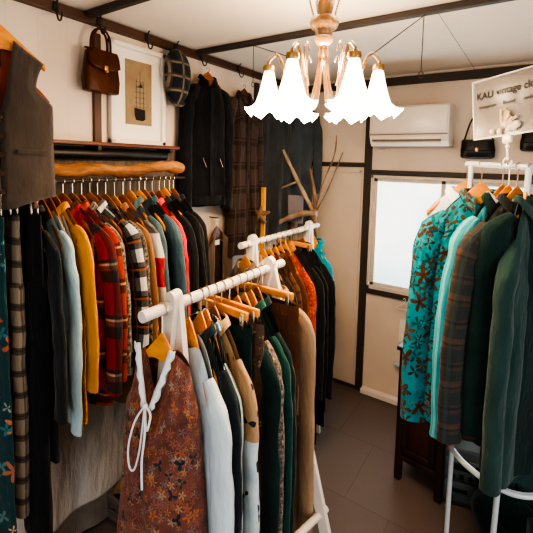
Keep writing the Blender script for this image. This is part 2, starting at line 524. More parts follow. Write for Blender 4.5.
# ------------------------------------------------------------------ cloth materials
M['tartan_red'] = plaid('red_tartan', '#9c1512', [('v', .20, .02, .085, '#26302f', .85), ('v', .20, .10, .03, '#a2584a', .55), ('v', .20, .14, .008, '#d8c8a8', .7), ('u', .16, .05, .05, '#1d2a2b', .7), ('u', .16, .11, .008, '#c9b08a', .6)])
M['plaid_orange'] = plaid('rust_plaid', '#a83a1c', [('v', .13, .02, .05, '#2b2320', .75), ('u', .1, .02, .035, '#3a2a22', .7), ('v', .13, .08, .008, '#d8b070', .6)])
M['flannel_bw'] = plaid('black_cream_flannel', '#d9d2c4', [('v', .11, .02, .06, '#16171a', .88), ('u', .11, .02, .06, '#16171a', .85), ('v', .11, .075, .006, '#1a1a1c', .9), ('u', .11, .075, .006, '#1a1a1c', .9), ('v', .11, .02, .009, '#a2542c', .9), ('u', .11, .03, .007, '#a2542c', .7)])
M['check_trouser'] = plaid('brown_check', '#8a7a68', [('v', .07, .02, .022, '#2c2622', .75), ('u', .05, .01, .016, '#2c2622', .7), ('v', .07, .05, .004, '#2c2622', .6)])
M['cap_plaid'] = plaid('cap_tartan', '#20242a', [('u', .07, .02, .009, '#b9a58c', .75), ('v', .07, .02, .009, '#b9a58c', .75), ('u', .07, .055, .02, '#4a4038', .6), ('v', .07, .055, .02, '#4a4038', .6)], xz=True)
M['brown_plaid'] = plaid('dark_brown_plaid', '#43332a', [('v', .15, .03, .05, '#191413', .7), ('u', .12, .03, .04, '#191413', .6), ('v', .15, .09, .008, '#5a3c2a', .5), ('u', .12, .085, .006, '#523a2b', .4)])
M['plaid_teal'] = plaid('brown_teal_plaid', '#2c3332', [('v', .075, .02, .03, '#4b3b32', .7), ('u', .07, .02, .03, '#3a2c26', .6), ('v', .075, .055, .01, '#1a2628', .7), ('v', .15, .10, .02, '#5f4132', .5), ('u', .07, .05, .012, '#24484c', .5)])
M['brown_check2'] = plaid('brown_small_check', '#5c3a28', [('v', .05, .01, .014, '#2d1d16', .7), ('u', .04, .01, .012, '#2d1d16', .7)])
M['black'] = M['black']
M['f_black'] = fabric('black_cloth', '#0d0d0f', '#17171a', .08)
M['f_black2'] = fabric('soft_black_cloth', '#121314', '#1e2022', .12)
M['f_charcoal'] = fabric('charcoal_cloth', '#1a1b1d', '#25272a', .15)
M['f_aqua'] = fabric('pale_aqua_jersey', '#9fb9bd', '#b9cfd1', .1)
M['f_white'] = fabric('white_cotton', '#d6dde0', '#e9eced', .1)
M['f_blouse'] = fabric('pale_blue_white_cotton', '#b9ccd6', '#dbe5ea', .1)
M['f_mustard'] = fabric('mustard_cloth', '#c07a12', '#d99322', .1)
M['f_tan'] = fabric('tan_suede', '#7d5230', '#94653e', .2)
M['f_slate'] = fabric('slate_teal_cloth', '#41555a', '#516a70', .12)
M['f_teal'] = fabric('dark_teal_cloth', '#1f4448', '#2a5559', .12)
M['f_red'] = fabric('bright_red_cloth', '#d01c10', '#e02a18', .05)
M['f_navy'] = fabric('dark_navy_cloth', '#141a20', '#1d262c', .1)
M['f_dgreen'] = fabric('dark_bottle_green', '#0b1f1e', '#12302c', .12)
M['f_green'] = fabric('bottle_green_wool', '#0a3530', '#0f453d', .15)
M['f_greengrey'] = fabric('grey_green_wool', '#183431', '#26423f', .2)
M['f_knit'] = fabric('oatmeal_knit', '#8f7156', '#ab8b6b', .2, knit=60)
M['f_brown'] = fabric('chocolate_cloth', '#4b2a18', '#5d3620', .15)
M['f_brown2'] = fabric('dark_chocolate_cloth', '#2d1c14', '#3d281d', .15)
M['f_greycoat'] = fabric('dark_grey_coat', '#2e3031', '#3c3f40', .15)
M['f_bluegrey'] = fabric('blue_grey_coat', '#3c4347', '#4a5256', .15)
M['f_vest'] = fabric('taupe_vest_twill', '#38302a', '#453c35', .2, .95, .25)
M['f_rust'] = fabric('rust_lining', '#8c3a16', '#a04a20', .0, .45, .25)
M['f_linen'] = fabric('grey_linen', '#cbc2b8', '#d6cdc3', .1, .95, .7)
M['f_taupe'] = fabric('taupe_wool', '#5a4a3e', '#6d5b4d', .2)
M['f_grey'] = fabric('grey_melange', '#5b5f63', '#74787b', .2)
M['speck_grey'] = speckle('grey_boucle', '#1c1b1a', '#55504a', '#a59c90', 60)
M['speck_brown'] = speckle('brown_grey_tweed', '#2a1e18', '#6a5a4c', '#a8a096', 70)
M['lace'] = speckle('cream_lace', '#8a7a68', '#cfc2ae', '#e6dccb', 120)
M['dressfloral'] = floral('rust_floral', '#5e3830', [(52, 5, .62, ['#8a5648', '#6e4038', '#a4664a', '#5c4a4e'], .95), (40, 5, .6, ['#a0603e', '#84463c', '#6a666c', '#a8824e', '#8c4c42'], .85), (36, 5, .45, ['#8e7c6a', '#b07a42', '#7a4a44'], .45), (27, 3, .44, ['#242f34', '#323e44', '#1e272a'], .45)], base2='#7a4a3c')
M['aloha'] = floral('teal_aloha', '#057380', [(22, 4, .62, ['#074650', '#0c5a64', '#33261f'], .8), (17, 5, .72, ['#4a2c1e', '#633a24', '#2c2826', '#57402f'], .85), (34, 3, .42, ['#1a9aa6', '#0a555e', '#58b8be', '#3f2a1e'], .6)], base2='#0a8f9e')
M['teal_floral'] = floral('teal_red_floral', '#16383c', [(14, 5, .5, ['#9a3c2a', '#b8946a', '#2f6a6e'], .7), (22, 4, .45, ['#2a6a70', '#c2a888'], .5)])
M['orange_print'] = floral('orange_red_print', '#a8340f', [(72, 4, .55, ['#d8872a', '#c8561c', '#e0a040'], .85), (50, 5, .4, ['#4a1a10', '#c43a1a'], .5)])
M['bird_print'] = floral('white_bird_print', '#b4c6cc', [(12, 2, .42, ['#1c2426', '#141a1c', '#26302f'], 1.1)], base2='#d9e0e2', split=(-.29, '#b08c68'))
M['beigedot'] = floral('beige_leaf_print', '#b8936c', [(14, 3, .34, ['#2a2420', '#1c1a18'], .7)], base2='#c2a27c')
M['stripe_green'] = stripes('green_stripe', '#a9b8b6', '#2e4446', .018, .009)
M['stripe_aqua'] = plaid('aqua_stripe', '#2f98a4', [('u', .022, 0, .006, '#a9ced0', .7), ('u', .022, .008, .003, '#27868f', .7)])
M['brownprint'] = floral('brown_paisley', '#5a4436', [(34, 4, .5, ['#a08a74', '#2a201a', '#8a5a3c', '#c0b09a'], .9)])
def block_mat():
    n = N('colour_block_knit'); sp = n.add('ShaderNodeSeparateXYZ'); n.link(n.obj(), sp.inputs[0])
    z = n.math('MULTIPLY_ADD', sp.outputs[2], 1/.8, 1.0)
    r = n.add('ShaderNodeValToRGB'); r.color_ramp.interpolation = 'CONSTANT'; e = r.color_ramp.elements
    stops = [(0, '#8a5a30'), (.30, '#c08038'), (.50, '#c4b49c'), (.60, '#a31410'), (.745, '#cfc8bc'), (.86, '#5d5a58')]
    while len(e) < len(stops): e.new(.5)
    for el, (p, c) in zip(e, stops): el.position = p; el.color = lin(c)
    n.link(z, r.inputs[0]); return cloth_finish(n, r.outputs[0], .15)
M['block'] = block_mat()

# ------------------------------------------------------------------ left wall: log rail and its clothes
LXR, LZR = -1.38, 1.612
mb = MB(); pts = []
for i in range(25):
    q = i/24; y = .55 + .80*q
    pts.append((LXR - .015 + .012*math.sin(q*9), y, 1.655 + .008*math.sin(q*7+1) + .006*math.sin(q*17)))
mb.tube(pts, [.025 + .0035*math.sin(i*.9) + .0025*math.sin(i*2.3) + .002*math.sin(i*4.1) for i in range(25)], 14)
logt = thing('log_rail', 'rough honey coloured tree branch fixed along the left wall above the hangers', 'branch', (0, 0, 0))
mb.build('log', M['log'], logt)
for y in (.70, 1.27):
    MB().tube([(WX, y, 1.655), (LXR-.03, y, 1.655)], .008, 8).build('bracket', M['iron'], logt)
rod = thing('hanging_rod', 'thin dark iron clothes rod running just under the log', 'rail', (0, 0, 0))
MB().tube([(LXR, .42, LZR), (LXR, 1.36, LZR)], .006, 10).build('rod', M['iron'], rod)
for y in (.74, 1.31): MB().tube([(LXR, y, LZR), (LXR, y, 1.64)], .004, 6).build('tie', M['iron'], rod)

LR = .0085
GL = 'clothes on the rod under the log'; HL = 'hangers on the rod under the log'
def left(px_y, short, name, cat, mat, label, tone='hgrb', L=.7, rz=None, **kw):
    rz = random.uniform(-.26, -.10) if rz is None else rz
    stem = random.uniform(.062, .085)
    z0 = hanger(short, (LXR, px_y, LZR), rz, tone, R=LR, stem=stem, group=HL, dr=.112, hw=.145) - .006
    kw.setdefault('ws', .155); kw.setdefault('dr', .115); kw.setdefault('d', .013); kw.setdefault('dh', .018); kw.setdefault('fa', .009)
    kw.setdefault('r0', (.040, .016)); kw.setdefault('r1', (.030, .014))
    return garment(name, label, cat, mat, (LXR, px_y, LZR+z0), rz, L=L, group=GL, **kw)
def clipped(X, Y, Z, R, short, label, mat, L, w, tone='hgr', rz=0, group=None, hgroup=None, name='trousers', stem=.04, **kw):
    z0 = hanger(short, (X, Y, Z), rz, tone, R=R, stem=stem, clip=True, hw=max(.08, w*1.02), group=hgroup)
    return trousers(name, label, mat, (X, Y, Z+z0-.045), rz, L=L, w=w, group=group, **kw)

clipped(LXR, .515, LZR, LR, 'teal floral skirt', 'long teal skirt with red flowers at the very start of the log rod', M['teal_floral'], 1.0, .13, 'hgrd', name='long_skirt', skirt=True, cat='skirt', flare=1.15, group=GL, hgroup=HL)
clipped(LXR, .565, LZR, LR, 'brown checked trousers', 'brown and black checked trousers clipped beside the black trousers', M['check_trouser'], .96, .125, 'hgrd', rz=-.05, group=GL, hgroup=HL, seed=2)
clipped(LXR, .618, LZR, LR, 'long black trousers', 'long black trousers clipped next to the checked trousers', M['f_black'], 1.06, .165, 'hgrd', rz=-.1, group=GL, hgroup=HL, seed=5, d=.02, flare=1.15)
left(0.655, 'charcoal long cardigan', 'long_cardigan', 'cardigan', M['f_charcoal'], 'long charcoal cardigan hanging between black trousers and pale aqua top', 'hgrd', L=.83, sl=.55, rz=-0.1)
left(0.692, 'pale aqua long top', 'long_sleeved_top', 'top', M['f_aqua'], 'pale aqua long sleeved top with round neck under the log', 'hgrb', L=.66, sl=.62, kind='tee', nd=.055, nw=.08, out=.03, rz=0)
left(0.718, 'white cotton tee', 'cotton_tee', 'top', M['f_white'], 'white cotton tee whose hem shows below the red tartan shirt', 'hgrb', L=.73, sl=0, kind='tee', ws=.15, rz=-0.05)
left(0.735, 'mustard shirt', 'mustard_shirt', 'shirt', M['f_mustard'], 'mustard yellow shirt hanging left of the red tartan shirt', 'hgrb', L=.75, sl=.5, ws=.167, rz=0.02)
left(0.765, 'red tartan shirt', 'tartan_shirt', 'shirt', M['tartan_red'], 'red and dark green tartan flannel shirt with wide bands', 'hgrb', L=.69, sl=.56, ws=.17, tail=.04, rz=0.3)
left(0.8, 'rust plaid shirt', 'plaid_shirt', 'shirt', M['plaid_orange'], 'rust orange plaid shirt hanging right of the red tartan shirt', 'hgrb', L=.74, sl=.52, ws=.165, rz=0.26)
left(0.835, 'dark speckled jacket', 'wool_jacket', 'jacket', M['speck_brown'], 'brown speckled tweed jacket between two plaid shirts', 'hgrb', L=.62, sl=.5, rz=0.2)
left(0.868, 'black and cream flannel shirt', 'flannel_shirt', 'shirt', M['flannel_bw'], 'black and cream checked flannel shirt with orange lines', 'hgrb', L=.66, sl=.56, ws=.175, rz=0.36)
left(0.9, 'charcoal pullover', 'pullover', 'sweater', M['f_charcoal'], 'plain charcoal pullover right of the black and cream flannel', 'hgrb', L=.66, sl=.5, rz=0.28)
left(0.935, 'grey boucle cardigan', 'fuzzy_cardigan', 'cardigan', M['speck_grey'], 'grey fuzzy cardigan hanging left of the tan coat', 'hgrb', L=.6, sl=.48, kind='tee', rz=0.2)
left(0.975, 'tan suede coat', 'suede_coat', 'coat', M['f_tan'], 'long tan brown suede coat left of the colour block sweater', 'hgr', L=.82, sl=.68, ws=.165, rz=0.08)
left(1.015, 'colour block sweater', 'colour_block_sweater', 'sweater', M['block'], 'grey, cream, red and orange colour block sweater on the log rod', 'hgrb', L=.72, sl=.62, kind='tee', rz=0.16)
left(1.05, 'slate teal shirt', 'slate_shirt', 'shirt', M['f_slate'], 'slate blue green shirt right of the colour block sweater', 'hgr', L=.72, sl=.55, rz=0.06)
left(1.095, 'navy jacket with teal sleeves', 'two_tone_jacket', 'jacket', M['f_navy'], 'dark navy jacket with slate teal sleeves and collar', 'hgr', L=.70, sl=.52, ws=.175, smat=M['f_slate'], cmat=M['f_navy'], rz=0.2)
left(1.125, 'deep teal shirt', 'teal_shirt', 'shirt', M['f_teal'], 'deep teal shirt just left of the bright red top', 'hgrb', L=.72, sl=.55, rz=0.08)
left(1.165, 'bright red top', 'red_top', 'top', M['f_red'], 'bright red long sleeved top on the log rod', 'hgrb', L=.66, sl=.55, ws=.165, rz=0)
left(1.205, 'black wool jacket', 'black_jacket', 'jacket', M['f_black2'], 'black wool jacket just right of the bright red top', 'hgrb', L=.75, sl=.58, ws=.175, rz=0)
left(1.235, 'black long coat', 'long_coat', 'coat', M['f_black'], 'second black coat right of the bright red top, on a light hanger', 'hgr', L=.85, sl=.6, ws=.175, rz=0.05)
left(1.265, 'charcoal coat', 'charcoal_coat', 'coat', M['f_charcoal'], 'dark charcoal coat at the far end of the log rod', 'hgrb', L=.8, sl=.58, ws=.17, rz=0)
left(1.29, 'black knit jacket', 'knit_jacket', 'jacket', M['f_black2'], 'black knitted jacket last on the log rod, below the zipped jacket', 'hgrb', L=.8, sl=.58, ws=.17, rz=0)

# ------------------------------------------------------------------ left wall: shelf, vest, bag, picture, cap, jackets
sh = thing('wall_shelf', 'narrow dark wooden shelf above the log on the left wall', 'shelf', (0, 0, 0))
MB().box((WX+.05, .94, 1.757), (.10, 1.03, .016), .003).build('shelf_board', M['shelfwood'], sh)
for y in (.55, 1.0, 1.4): MB().box((WX+.05, y, 1.739), (.1, .02, .02), .002).build('bracket', M['iron'], sh)
mb = MB().tube([(WX+.05, .45, 1.715), (WX+.05, 1.40, 1.715)], .024, 12)
tag(mb.build('curtain_pole', M['black'], None), 'black pole tucked under the narrow wall shelf', 'pole')
bd = MB().box((WX+.008, 1.0, 1.455), (.016, 1.2, .58), .002)
n = N('weathered_board'); f = n.noise(n.obj((10, 60, 2)), 1.0, 4); n.bump(f, .4, .006)
M['board'] = n.fin(n.ramp(f, [(.3, '#4a4038'), (.7, '#6e6155')]), .85)
o = bd.build('wall_board', M['board'], None, smooth=False); tag(o, 'weathered grey brown board on the left wall behind the hangers', 'board')

# linen drape below the clothes
P = []
for i in range(20):
    q = i/19; row = []
    for k in range(90):
        y = .25 + 1.55*k/89
        fl = noise.noise(Vector((y*5, 0, 3)))*.06 + .025*math.sin(y*26 + .6*math.sin(y*7))
        row.append(Vector((WX + .03 + (.2+.8*q)*fl*.35 + .012*q, y + .01*math.sin(q*4), 1.15 - 1.135*q)))
    P.append(row)
dr_ = thing('linen_drape', 'grey linen curtain hanging to the floor below the log clothes', 'curtain')
mb = MB(); mb.grid(P); mb.build('drape_cloth', M['f_linen'], dr_)
mb = MB(); mb.grid([[p + Vector((.006, 0, 0)) for p in P[-3]], [p + Vector((.012, 0, .004)) for p in P[-2]], [p + Vector((.016, 0, .006)) for p in P[-1]]])
mb.build('lace_hem', fabric('grey_lace', '#5f574f', '#8a8076'), dr_)

def wall_hook(y, label, z=2.262, drop=.05):
    t = thing('wall_hook', label, 'hook', (WX+.03, y, z), 0, 'hooks on the left picture rail')
    MB().box((.004, 0, .018), (.006, .02, .036), .002).build('back_plate', M['iron'], t)
    MB().tube(spline([(.005, 0, .03), (.02, 0, .045), (.034, 0, .055)], 4), .003, 6).build('upper_prong', M['iron'], t)
    MB().tube(spline([(.006, 0, .012), (.02, 0, -.03), (.04, 0, -.035), (.046, 0, -.008)], 5), .0035, 6).build('lower_prong', M['iron'], t)
wall_hook(.86, 'empty black iron hook on the picture rail left of the bag')
wall_hook(1.047, 'black iron hook holding the brown leather handbag')
wall_hook(1.30, 'empty black iron hook above the framed ship picture')
wall_hook(1.49, 'black iron hook holding the tartan cap')
wall_hook(1.68, 'black iron hook holding the black zipped jacket')
wall_hook(2.02, 'black iron hook holding the dark brown plaid coat')

# vest
vx, vy, vz = -1.27, .512, 2.092
hanger('taupe vest', (vx, vy, vz), PI/2, 'hgr', R=.011, stem=.03, hw=.135, dr=.07, group='hangers on the left wall')
vh = thing('ceiling_hook', 'long iron hook from the ceiling holding the taupe waistcoat', 'hook', (vx, vy, HZ))
MB().tube(spline([(0, 0, 0), (0, 0, vz-HZ+.05), (.012, 0, vz-HZ+.02), (0, 0, vz-HZ+.0), (-.012, 0, vz-HZ+.02)], 6), .003, 6).build('hook_rod', M['iron'], vh)
MB().lathe([(.001, 0), (.02, 0), (.018, -.008), (.001, -.01)], 14).build('ceiling_plate', M['iron'], vh)
vt = thing('waistcoat', 'taupe buttoned waistcoat with rust lining hanging at the upper left', 'vest', (vx, vy, vz-.045), PI/2)
vt.scale = (.96, .96, .96)
def half(s):
    P = []
    for i in range(25):
        q = i/24; z = -.02 - .475*q
        if q < .46: xi = .045*(1 - q/.46)**.8 + .004
        else: xi = .003 - .004*(q-.46)
        if q < .36: xo = .135 - .028*math.sin(q/.36*PI*.5) + .06*max(0, (q-.24)/.12)**2
        else: xo = .158 + .006*q
        zs = -.052*(1-q)**6
        row = []
        for k in range(10):
            u = k/9; x = xi + (xo-xi)*u
            zz = z + zs*u + (-.035*(1-u)*max(0, (q-.85)/.15)*(1-abs(u-.15)))
            row.append(Vector((s*x, -.018 - .020*math.sin(PI*min(1, u*.9+.1))*min(1, q*3) + .004*fold(x*6, s+q, 6), zz)))
        P.append(row)
    return P
for s in (-1, 1):
    mb = MB(); mb.grid(half(s)); mb.build('front_panel', M['f_vest'], vt, solid=.003)
P = []
for i in range(20):
    q = i/19; row = []
    for k in range(16):
        u = -1 + 2*k/15; xo = (.13 - .02*math.sin(min(1, q/.36)*PI/2) + .055*max(0, min(1, (q-.24)/.12)))
        row.append(Vector((u*xo, .012 + .006*math.cos(u*3), -.012 - .05*abs(u)*(1-q)**6 - .455*q)))
    P.append(row)
mb = MB(); mb.grid(P); mb.build('back_lining', M['f_rust'], vt)
for i in range(5):
    z = -.25 - .055*i
    MB().tube([(.0, -.028, z), (.0, -.037, z)], .0075, 12).build('button', M['f_brown2'], vt)
for s in (-1, 1):
    MB().box((s*.085, -.042, -.35), (.09, .006, .016), .002).build('pocket_welt', M['f_vest'], vt)
MB().box((.0, .004, -.075), (.045, .003, .05), .001).build('neck_label', M['f_brown2'], vt)

# handbag
bx0 = WX+.06
M['leather'] = fabric('brown_leather', '#35190d', '#532b18', 0, .32, .3)
ht = thing('leather_handbag', 'brown leather handbag with twin handles hanging on the picture rail', 'bag', (bx0, 1.035, 1.975), PI/2)
P = []
for z, w, d in ((0, .07, .018), (.004, .078, .027), (.05, .082, .03), (.11, .076, .024), (.165, .07, .014), (.17, .066, .008)):
    P.append([Vector((math.copysign(abs(math.cos(a))**.35, math.cos(a))*w, math.copysign(abs(math.sin(a))**.5, math.sin(a))*d, z)) for a in [2*PI*k/28 for k in range(28)]])
mb = MB(); b = mb.grid(P, closed=True); mb.cap([b+k for k in range(28)][::-1]); mb.cap([b+5*28+k for k in range(28)]); mb.build('bag_body', M['leather'], ht)
P = [[Vector((x, y, z)) for x in (-.073, -.04, 0, .04, .073)] for y, z in ((.006, .176), (-.012, .176), (-.024, .15), (-.032, .11), (-.035, .088))]
for p in P[-1]: p.z += .02*(abs(p.x)/.073)**2
mb = MB(); mb.grid(P); mb.build('flap', M['leather'], ht, solid=.004)
MB().box((0, -.038, .1), (.018, .006, .022), .003).tube([(0, -.038, .086), (0, -.046, .086)], .006, 8).build('clasp', M['brass'], ht)
for s in (-1, 1):
    MB().tube(spline([(-.04, s*.012, .165), (-.038, s*.012, .22), (-.024, s*.01, .255), (0, s*.008, .268), (.024, s*.01, .255), (.038, s*.012, .22), (.04, s*.012, .165)], 5), .0045, 8).build('handle', M['leather'], ht)

# framed ship picture
ft = thing('framed_picture', 'white framed sepia picture of a sailing ship above the shelf', 'picture', (WX+.02, 1.262, 1.765), PI/2)
mb = MB(); fw, fh = .32, .465
for x0, x1, z0, z1 in ((-fw/2, -fw/2+.024, 0, fh), (fw/2-.024, fw/2, 0, fh), (-fw/2, fw/2, 0, .024), (-fw/2, fw/2, fh-.024, fh)):
    mb.box(((x0+x1)/2, 0, (z0+z1)/2), (x1-x0, .028, z1-z0), .004)
M['frame_w'] = plain('frame_white', '#e4d9cc', .4, 0, .04); M['mat_w'] = plain('mat_white', '#e6ddd0', .8, 0, .03)
mb.build('frame', M['frame_w'], ft)
MB().box((0, .004, fh/2), (fw-.04, .006, fh-.04)).build('mount_board', M['mat_w'], ft, smooth=False)
n = N('sepia_paper'); f = n.noise(n.obj((1, 1, 1)), 9, 3)
M['sepia'] = n.fin(n.ramp(f, [(.3, '#80694f'), (.7, '#95805f')]), .8)
MB().box((0, -.001, .245), (.15, .006, .30)).build('print_sheet', M['sepia'], ft, smooth=False)
M['inkdark'] = plain('dark_ink', '#1d1512', .8); M['inksail'] = plain('pale_sail', '#9c8a6c', .8, 0, .2); M['inkmast'] = plain('brown_ink', '#4e3824', .8)
def flat(pts, y, m, nm):
    mb = MB(); mb.v = [(p[0], y, p[1]) for p in pts]; mb.face(tuple(range(len(pts))), tuple(pts)); return mb.build(nm, m, ft, smooth=False)
flat([(-.03, .175), (.034, .17), (.036, .125), (.02, .115), (-.02, .118), (-.028, .14)], -.0048, M['inkdark'], 'ship_hull')
for k, pts in enumerate(([(-.04, .19), (.0, .18), (.0, .285), (-.03, .26)], [(.002, .18), (.04, .19), (.036, .26), (.004, .30)], [(-.02, .27), (.02, .275), (.008, .335), (-.006, .335)])):
    flat(pts, -.0046, M['inksail'], 'ship_sail')
mb = MB()
for x, z1 in ((-.018, .31), (.004, .35), (.024, .30)): mb.box((x, -.0052, (.175+z1)/2), (.0022, .0008, z1-.175))
for z, w in ((.20, .03), (.225, .034), (.25, .03), (.275, .024), (.3, .018)): mb.box((.003, -.0052, z), (w*2, .0008, .0016))
mb.build('ship_masts', M['inkmast'], ft, smooth=False)

# flat cap
ct = thing('flat_cap', 'dark tartan flat cap hanging on a hook beside the picture', 'cap', (WX+.07, 1.462, 2.12), PI/2+.0)
P = []
for i in range(9):
    a = i/8*PI/2; r = math.cos(a)
    P.append([Vector((.085*max(r, .02)*math.cos(t)*(1+.12*math.sin(t)), -.055*math.sin(a), .14*max(r, .02)*math.sin(t) - .0)) for t in [2*PI*k/30 for k in range(30)]])
mb = MB(); b = mb.grid(P[::-1], closed=True); mb.build('crown', M['cap_plaid'], ct)
P = []
for i in range(6):
    q = i/5
    P.append([Vector(((.05 + .028*math.sin(PI*k/14))*math.cos(PI + PI*k/14)*1.0, .012 - .03*q*math.sin(PI*k/14), -.085 - (.065*q)*math.sin(PI*k/14))) for k in range(15)])
mb = MB(); mb.grid(P); mb.build('brim', M['cap_plaid'], ct, solid=.005)
MB().sphere((0, -.056, 0), .008).build('top_button', M['cap_plaid'], ct)

# wall jackets
GWJ = 'jackets hanging on the left wall'; HWJ = 'hangers on the left wall'
def wall_hung(y, z, short, name, cat, mat, label, x=WX+.085, rz=PI/2, tone='hgrb', **kw):
    z0 = hanger(short, (x, y, z), rz, tone, R=.011, stem=.03, group=HWJ, hw=kw.get('ws', .165))
    return garment(name, label, cat, mat, (x, y, z+z0), rz, group=GWJ, **kw)
jk = wall_hung(1.68, 2.20, 'black zipped jacket', 'zipped_jacket', 'jacket', M['f_black'], 'black zip jacket with ribbed hem hanging high on the left wall', L=.72, sl=.62, ws=.125, wc=.125, wh=.122, d=.035, dh=.04, fa=.02, dr=.10, nw=.05, r0=(.05, .035), r1=(.038, .03), cuff=M['f_black2'], out=.03, placket=M['f_black2'], rz=PI/2-.15)
for s in (-1, 1):
    MB().tube([(s*.06-.012, -.052, -.45), (s*.06+.012, -.052, -.5)], .004, 6).build('pocket_zip', M['steel'], jk)
MB().tube([(0, 0, -.66), (0, 0, -.71)], [(.126, .05), (.12, .046)], 30, capends=False, ref=(0, 1, 0)).build('hem_rib', M['f_black2'], jk)
wall_hung(2.02, 2.165, 'dark brown plaid coat', 'plaid_coat', 'coat', M['brown_plaid'], 'long dark brown plaid coat on the left wall beside the black jacket', L=1.02, sl=.62, ws=.14, wh=.15, d=.03, dh=.05, fa=.03, dr=.09, placket=M['brown_plaid'], tone='hgrd', out=.035, r0=(.055, .035))
wall_hung(2.36, 2.17, 'dark grey corner coat', 'grey_coat', 'coat', M['f_greycoat'], 'dark grey long coat hanging in the left corner', x=WX+.1, L=.95, sl=.6, ws=.165, wh=.18, d=.03, dh=.05, fa=.025, rz=PI/2-.25, tone='hgrd')
wall_hung(2.58, 2.17, 'blue grey corner coat', 'blue_coat', 'coat', M['f_bluegrey'], 'blue grey long coat hanging in the corner by the back wall', x=WX+.17, L=.92, sl=.58, ws=.12, wh=.13, d=.035, dh=.05, fa=.03, rz=.85, tone='hgrd')
wall_hook(2.36, 'black iron hook holding the dark grey corner coat'); wall_hook(2.58, 'black iron hook holding the blue grey corner coat')
# small taupe waistcoat on a nail, below the black jacket
hanger('taupe open vest', (WX+.06, 1.80, 1.335), PI/2, 'hgrd', R=.011, stem=.05, group=HWJ, hw=.12, dr=.11)
st = thing('sleeveless_jacket', 'taupe brown sleeveless jacket on a dark hanger below the black jacket', 'vest', (WX+.06, 1.80, 1.262), PI/2)
for s in (-1, 1):
    P = []
    for i in range(16):
        q = i/15; row = []
        for k in range(8):
            u = k/7; x = (.035+.0*q) + (.09+.012*math.sin(q*3))*u
            row.append(Vector((s*x, -.016 - .014*math.sin(u*PI) + .003*fold(x*4, q, 8), -.0 - .1*u*(1-q)**3 - .5*q)))
        P.append(row)
    mb = MB(); mb.grid(P); mb.build('front_panel', M['f_taupe'], st, solid=.003)
mb = MB(); mb.grid([[Vector((u*.12, .014, -.02 - .08*abs(u)*(1-q)**3 - .46*q)) for u in (-1, -.5, 0, .5, 1)] for q in [i/8 for i in range(9)]])
mb.build('back_panel', M['f_brown2'], st)
MB().box((0, -.004, -.06), (.04, .003, .03)).build('neck_label', M['f_white'], st)
o = MB().tube([(WX, 1.80, 1.352), (WX+.075, 1.80, 1.352)], .0035, 6).build('wall_nail', M['iron'], None); tag(o, 'iron nail in the left wall holding the taupe sleeveless jacket', 'nail')

# ------------------------------------------------------------------ the two white A-frame racks
def aframe_rack(label, X, y0, y1, ys, Z, splays):
    t = thing('clothes_rack', label, 'rack', (X, (y0+y1)/2, 0))
    cy = (y0+y1)/2
    MB().tube([(0, y0-cy, Z), (0, y1-cy, Z)], .0155, 16).build('top_rail', M['rackwood'], t)
    for y, splay in zip(ys, splays):
        for s in (-1, 1):
            ang = math.atan2(splay, Z); R = Matrix.Rotation(-s*ang, 3, 'Y'); Lg = Z/math.cos(ang)
            mb = MB(); n = 20; prof = []
            w = .019
            for k in range(13):
                a = PI*k/12; prof.append((w*math.cos(a), .022 + w*math.sin(a)))
            prof += [(-w, -Lg+.004), (w, -Lg+.004)]
            th = .009; off = s*.0095
            f0 = [R @ Vector((x, 0, z)) + Vector((0, y-cy+off-th, Z)) for x, z in prof]
            f1 = [R @ Vector((x, 0, z)) + Vector((0, y-cy+off+th, Z)) for x, z in prof]
            K = len(prof); mb.v = [tuple(p) for p in f0+f1]
            mb.face(tuple(range(K)), tuple(prof)); mb.face(tuple(range(2*K-1, K-1, -1)), tuple(prof[::-1]))
            for k in range(K): mb.face((k, K+k, K+(k+1) % K, (k+1) % K), ((0, 0), (0, .02), (.02, .02), (.02, 0)))
            lg = mb.build('leg', M['rackwood'], t)
    for s in (-1, 1):
        zz = .42; xa, xb = [s*q*(1-zz/Z) for q in splays]
        MB().tube([(xa, ys[0]-cy-.045, zz), (xb, ys[1]-cy+.045, zz)], .0125, 12).build('lower_bar', M['rackwood'], t)
    return t
AX, AZ = -.79, 1.30
aframe_rack('nearer white wooden clothes rack in front, holding the rust floral dress', AX, .633, 1.312, (.742, 1.225), AZ, (.17, .36))
BX_, BZ = -1.105, 1.30
aframe_rack('farther white wooden clothes rack behind, ending near the driftwood', BX_, 1.453, 2.264, (1.55, 2.145), BZ, (.12, .10))
G1, H1, G2, H2 = 'clothes on the nearer white rack', 'hangers on the nearer white rack', 'clothes on the farther white rack', 'hangers on the farther white rack'
def rk(X, Z, y, short, name, cat, mat, label, G, H, tone='hgr', stem=.065, rz=None, hw=.135, **kw):
    rz = random.uniform(-.36, -.24) if rz is None else rz - (.15 if name == 'floral_dress' else .24)
    kw.setdefault('dr', .155)
    z0 = hanger(short, (X, y, Z), rz, tone, stem=stem, group=H, hw=hw, dr=kw['dr']*.97) - .006
    kw.setdefault('ws', .165); kw.setdefault('d', .015); kw.setdefault('dh', .022); kw.setdefault('fa', .010); kw.setdefault('dr', .12)
    kw.setdefault('r0', (.040, .018)); kw.setdefault('r1', (.032, .016)); kw.setdefault('out', .03)
    return garment(name, label, cat, mat, (X, y, Z+z0), rz, group=G, **kw)
def r1(y, *a, **k): return rk(AX, AZ, y, *a, G1, H1, **k)
def r2(y, *a, **k): return rk(BX_, BZ, y, *a, G2, H2, **k)

